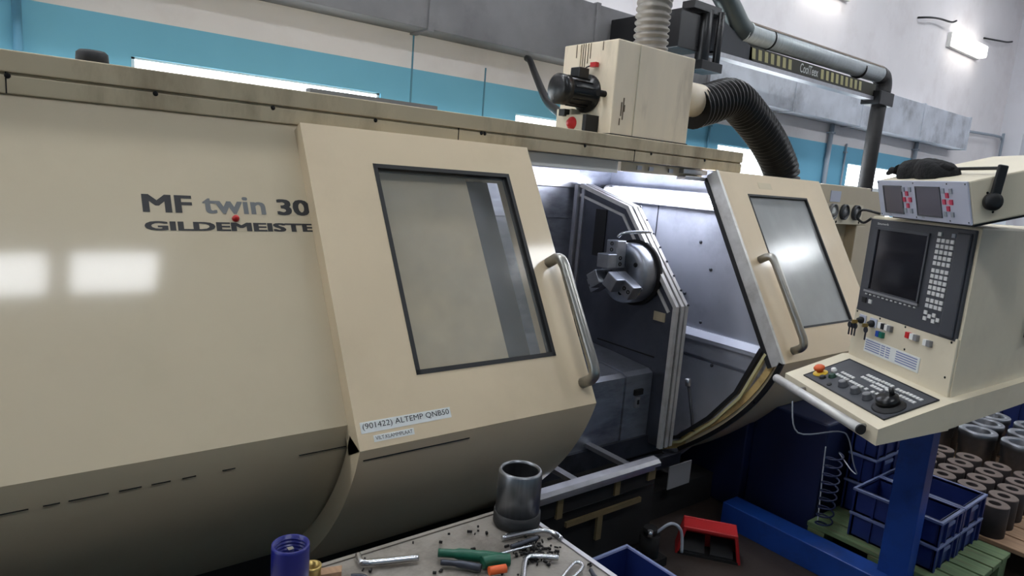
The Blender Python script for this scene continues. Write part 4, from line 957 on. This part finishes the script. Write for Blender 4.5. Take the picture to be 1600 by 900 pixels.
cp = thing('blue_cup', 'dark blue plastic screw-top cup on the corner of workbench', 'cup', (0.40, 1.075, BZ))
MB().rev([(0.030, 0.0), (0.033, 0.002), (0.033, 0.112), (0.0325, 0.118), (0.029, 0.118), (0.029, 0.02), (0.0, 0.02)], (0.405, 1.085, BZ + 0.003), n=36).build('shell', M_cup, cp)
for k in range(4): MB().tube([(0.405 + 0.0285 * math.cos(a * math.pi / 16), 1.085 + 0.0285 * math.sin(a * math.pi / 16), BZ + 0.113 - 0.007 * k) for a in range(32)], 0.0014, 6, True).build('thread_ring', M_cup, cp)
MB().box(0.400, 1.080, BZ + 0.023, 0.410, 1.090, BZ + 0.112).build('bit', M_chrome, cp)
tag(MB().rev([(0.013, 0.0), (0.017, 0.0), (0.017, 0.028), (0.018, 0.03), (0.018, 0.036), (0.013, 0.036), (0.013, 0.0)], (0.462, 1.125, BZ + 0.003), n=28, cap=False).build('brass_ring', M_brass), 'small brass bush standing beside the blue cup', 'bush')
tag(MB().prism([(0.478, 1.142, BZ + 0.003), (0.525, 1.128, BZ + 0.003), (0.515, 1.108, BZ + 0.003), (0.478, 1.118, BZ + 0.003)], (0, 0, 0.014)).build('wooden_wedge', M_wood, bevel=0.001), 'flat brown wooden wedge beside the brass bush', 'wedge')
heap('white_rag', Vector((0.492, 1.085, BZ + 0.003)), Vector((1, 0, 0)), Vector((0, 1, 0)), Z, 0.03, 0.022, 0.016, M_rag, 'small crumpled white rag on the workbench beside the blue cup', 'rag', 5, 3)

def hexkey(label, pts, r, m=M_chrome):
    tag(MB().tube(smooth_path(pts, 6), r, 6).build('hex_key', m), label, 'hex key')
z = BZ + 0.003
hexkey('thick bright hex key lying alone near the blue cup', [(0.672, 1.084, z + 0.0075), (0.60, 1.11, z + 0.0075), (0.574, 1.12, z + 0.0075), (0.566, 1.132, z + 0.0075), (0.572, 1.155, z + 0.0075)], 0.0065)
hexkey('long bent steel tube key in front of the steel sleeve', [(0.868, 1.058, z + 0.006), (0.945, 1.045, z + 0.006), (0.972, 1.035, z + 0.006), (0.985, 1.012, z + 0.006), (0.982, 0.99, z + 0.006)], 0.0058)
hexkey('thin bent wire key behind the long tube key', [(0.885, 1.068, z + 0.003), (0.925, 1.062, z + 0.003), (0.965, 1.060, z + 0.003), (0.975, 1.066, z + 0.003)], 0.0028)
hexkey('thin pale rod lying beside the green pliers', [(0.80, 1.0, z + 0.016), (0.85, 1.0, z + 0.012), (0.905, 0.998, z + 0.008)], 0.003)
hexkey('large bright hex key with right-angle bend near bench edge', [(0.80, 0.90, z + 0.007), (0.850, 0.955, z + 0.007), (0.868, 0.968, z + 0.007), (0.885, 0.965, z + 0.007), (0.925, 0.935, z + 0.007)], 0.006)
hexkey('small dark hex key stub beside the white rag', [(0.530, 1.098, z + 0.005), (0.545, 1.090, z + 0.005), (0.553, 1.078, z + 0.005), (0.550, 1.05, z + 0.005)], 0.0045, M_darksteel)
hexkey('bright slim wrench end at the bottom bench corner', [(0.880, 0.86, z + 0.006), (0.940, 0.880, z + 0.006), (0.953, 0.895, z + 0.006), (0.948, 0.904, z + 0.006), (0.93, 0.90, z + 0.006), (0.87, 0.872, z + 0.006)], 0.004)
hexkey('dark wrench end lying beside the slim bright wrench', [(0.955, 0.868, z + 0.005), (0.945, 0.84, z + 0.005), (0.95, 0.80, z + 0.005)], 0.005, M_darksteel)
dr = MB().tube([(0.862 + 0.075 * t, 1.018 - 0.0 * t, z + 0.007) for t in [i / 24 for i in range(25)]], [0.0065 if i % 2 else 0.0045 for i in range(25)], 8).build('drill_bit', M_darksteel)
tag(dr, 'dark twisted drill bit between the tube key and the thin rod', 'drill bit')
pl = thing('pliers', 'pliers with dark green handles and orange insert on the bench', 'pliers', (0.74, 1.03, BZ))
MB().tube(smooth_path([(0.712, 1.072, z + 0.012), (0.745, 1.045, z + 0.013), (0.775, 1.018, z + 0.013), (0.815, 0.985, z + 0.011)], 5), [0.009] * 5 + [0.012] * 6 + [0.013] * 5, 10).build('handle', M_green, pl)
MB().tube(smooth_path([(0.770, 0.995, z + 0.012), (0.795, 0.99, z + 0.013), (0.825, 0.975, z + 0.012)], 5), 0.013, 10).build('handle', M_green, pl)
MB().tube(smooth_path([(0.702, 1.045, z + 0.008), (0.73, 1.02, z + 0.009), (0.76, 0.985, z + 0.009)], 5), [0.006] * 5 + [0.008] * 6, 8).build('jaw', M_darksteel, pl)
MB().tube([(0.765, 0.965, z + 0.012), (0.80, 0.955, z + 0.012)], 0.009, 10).build('insert', M_orange, pl)
# swarf
sw_ = MB(); rnd = random.Random(4)
for k in range(150):
    if k < 90: cx, cy = rnd.gauss(0.90, 0.025), rnd.gauss(0.985, 0.022)
    else: cx, cy = rnd.uniform(0.55, 0.97), rnd.uniform(0.88, 1.15)
    a = rnd.uniform(0, 6.28); l = rnd.uniform(0.003, 0.012); w = rnd.uniform(0.002, 0.005)
    d = Vector((math.cos(a), math.sin(a), 0)) * l; q = Vector((-math.sin(a), math.cos(a), 0)) * w
    sw_.obox(Vector((min(cx, 0.97), min(cy, 1.15), BZ + 0.002)), d, q, Vector((0, 0, rnd.uniform(0.001, 0.006))))
tag(sw_.build('metal_swarf', M_grime), 'dark metal chips and swarf scattered over the bench', 'swarf', kind='stuff')
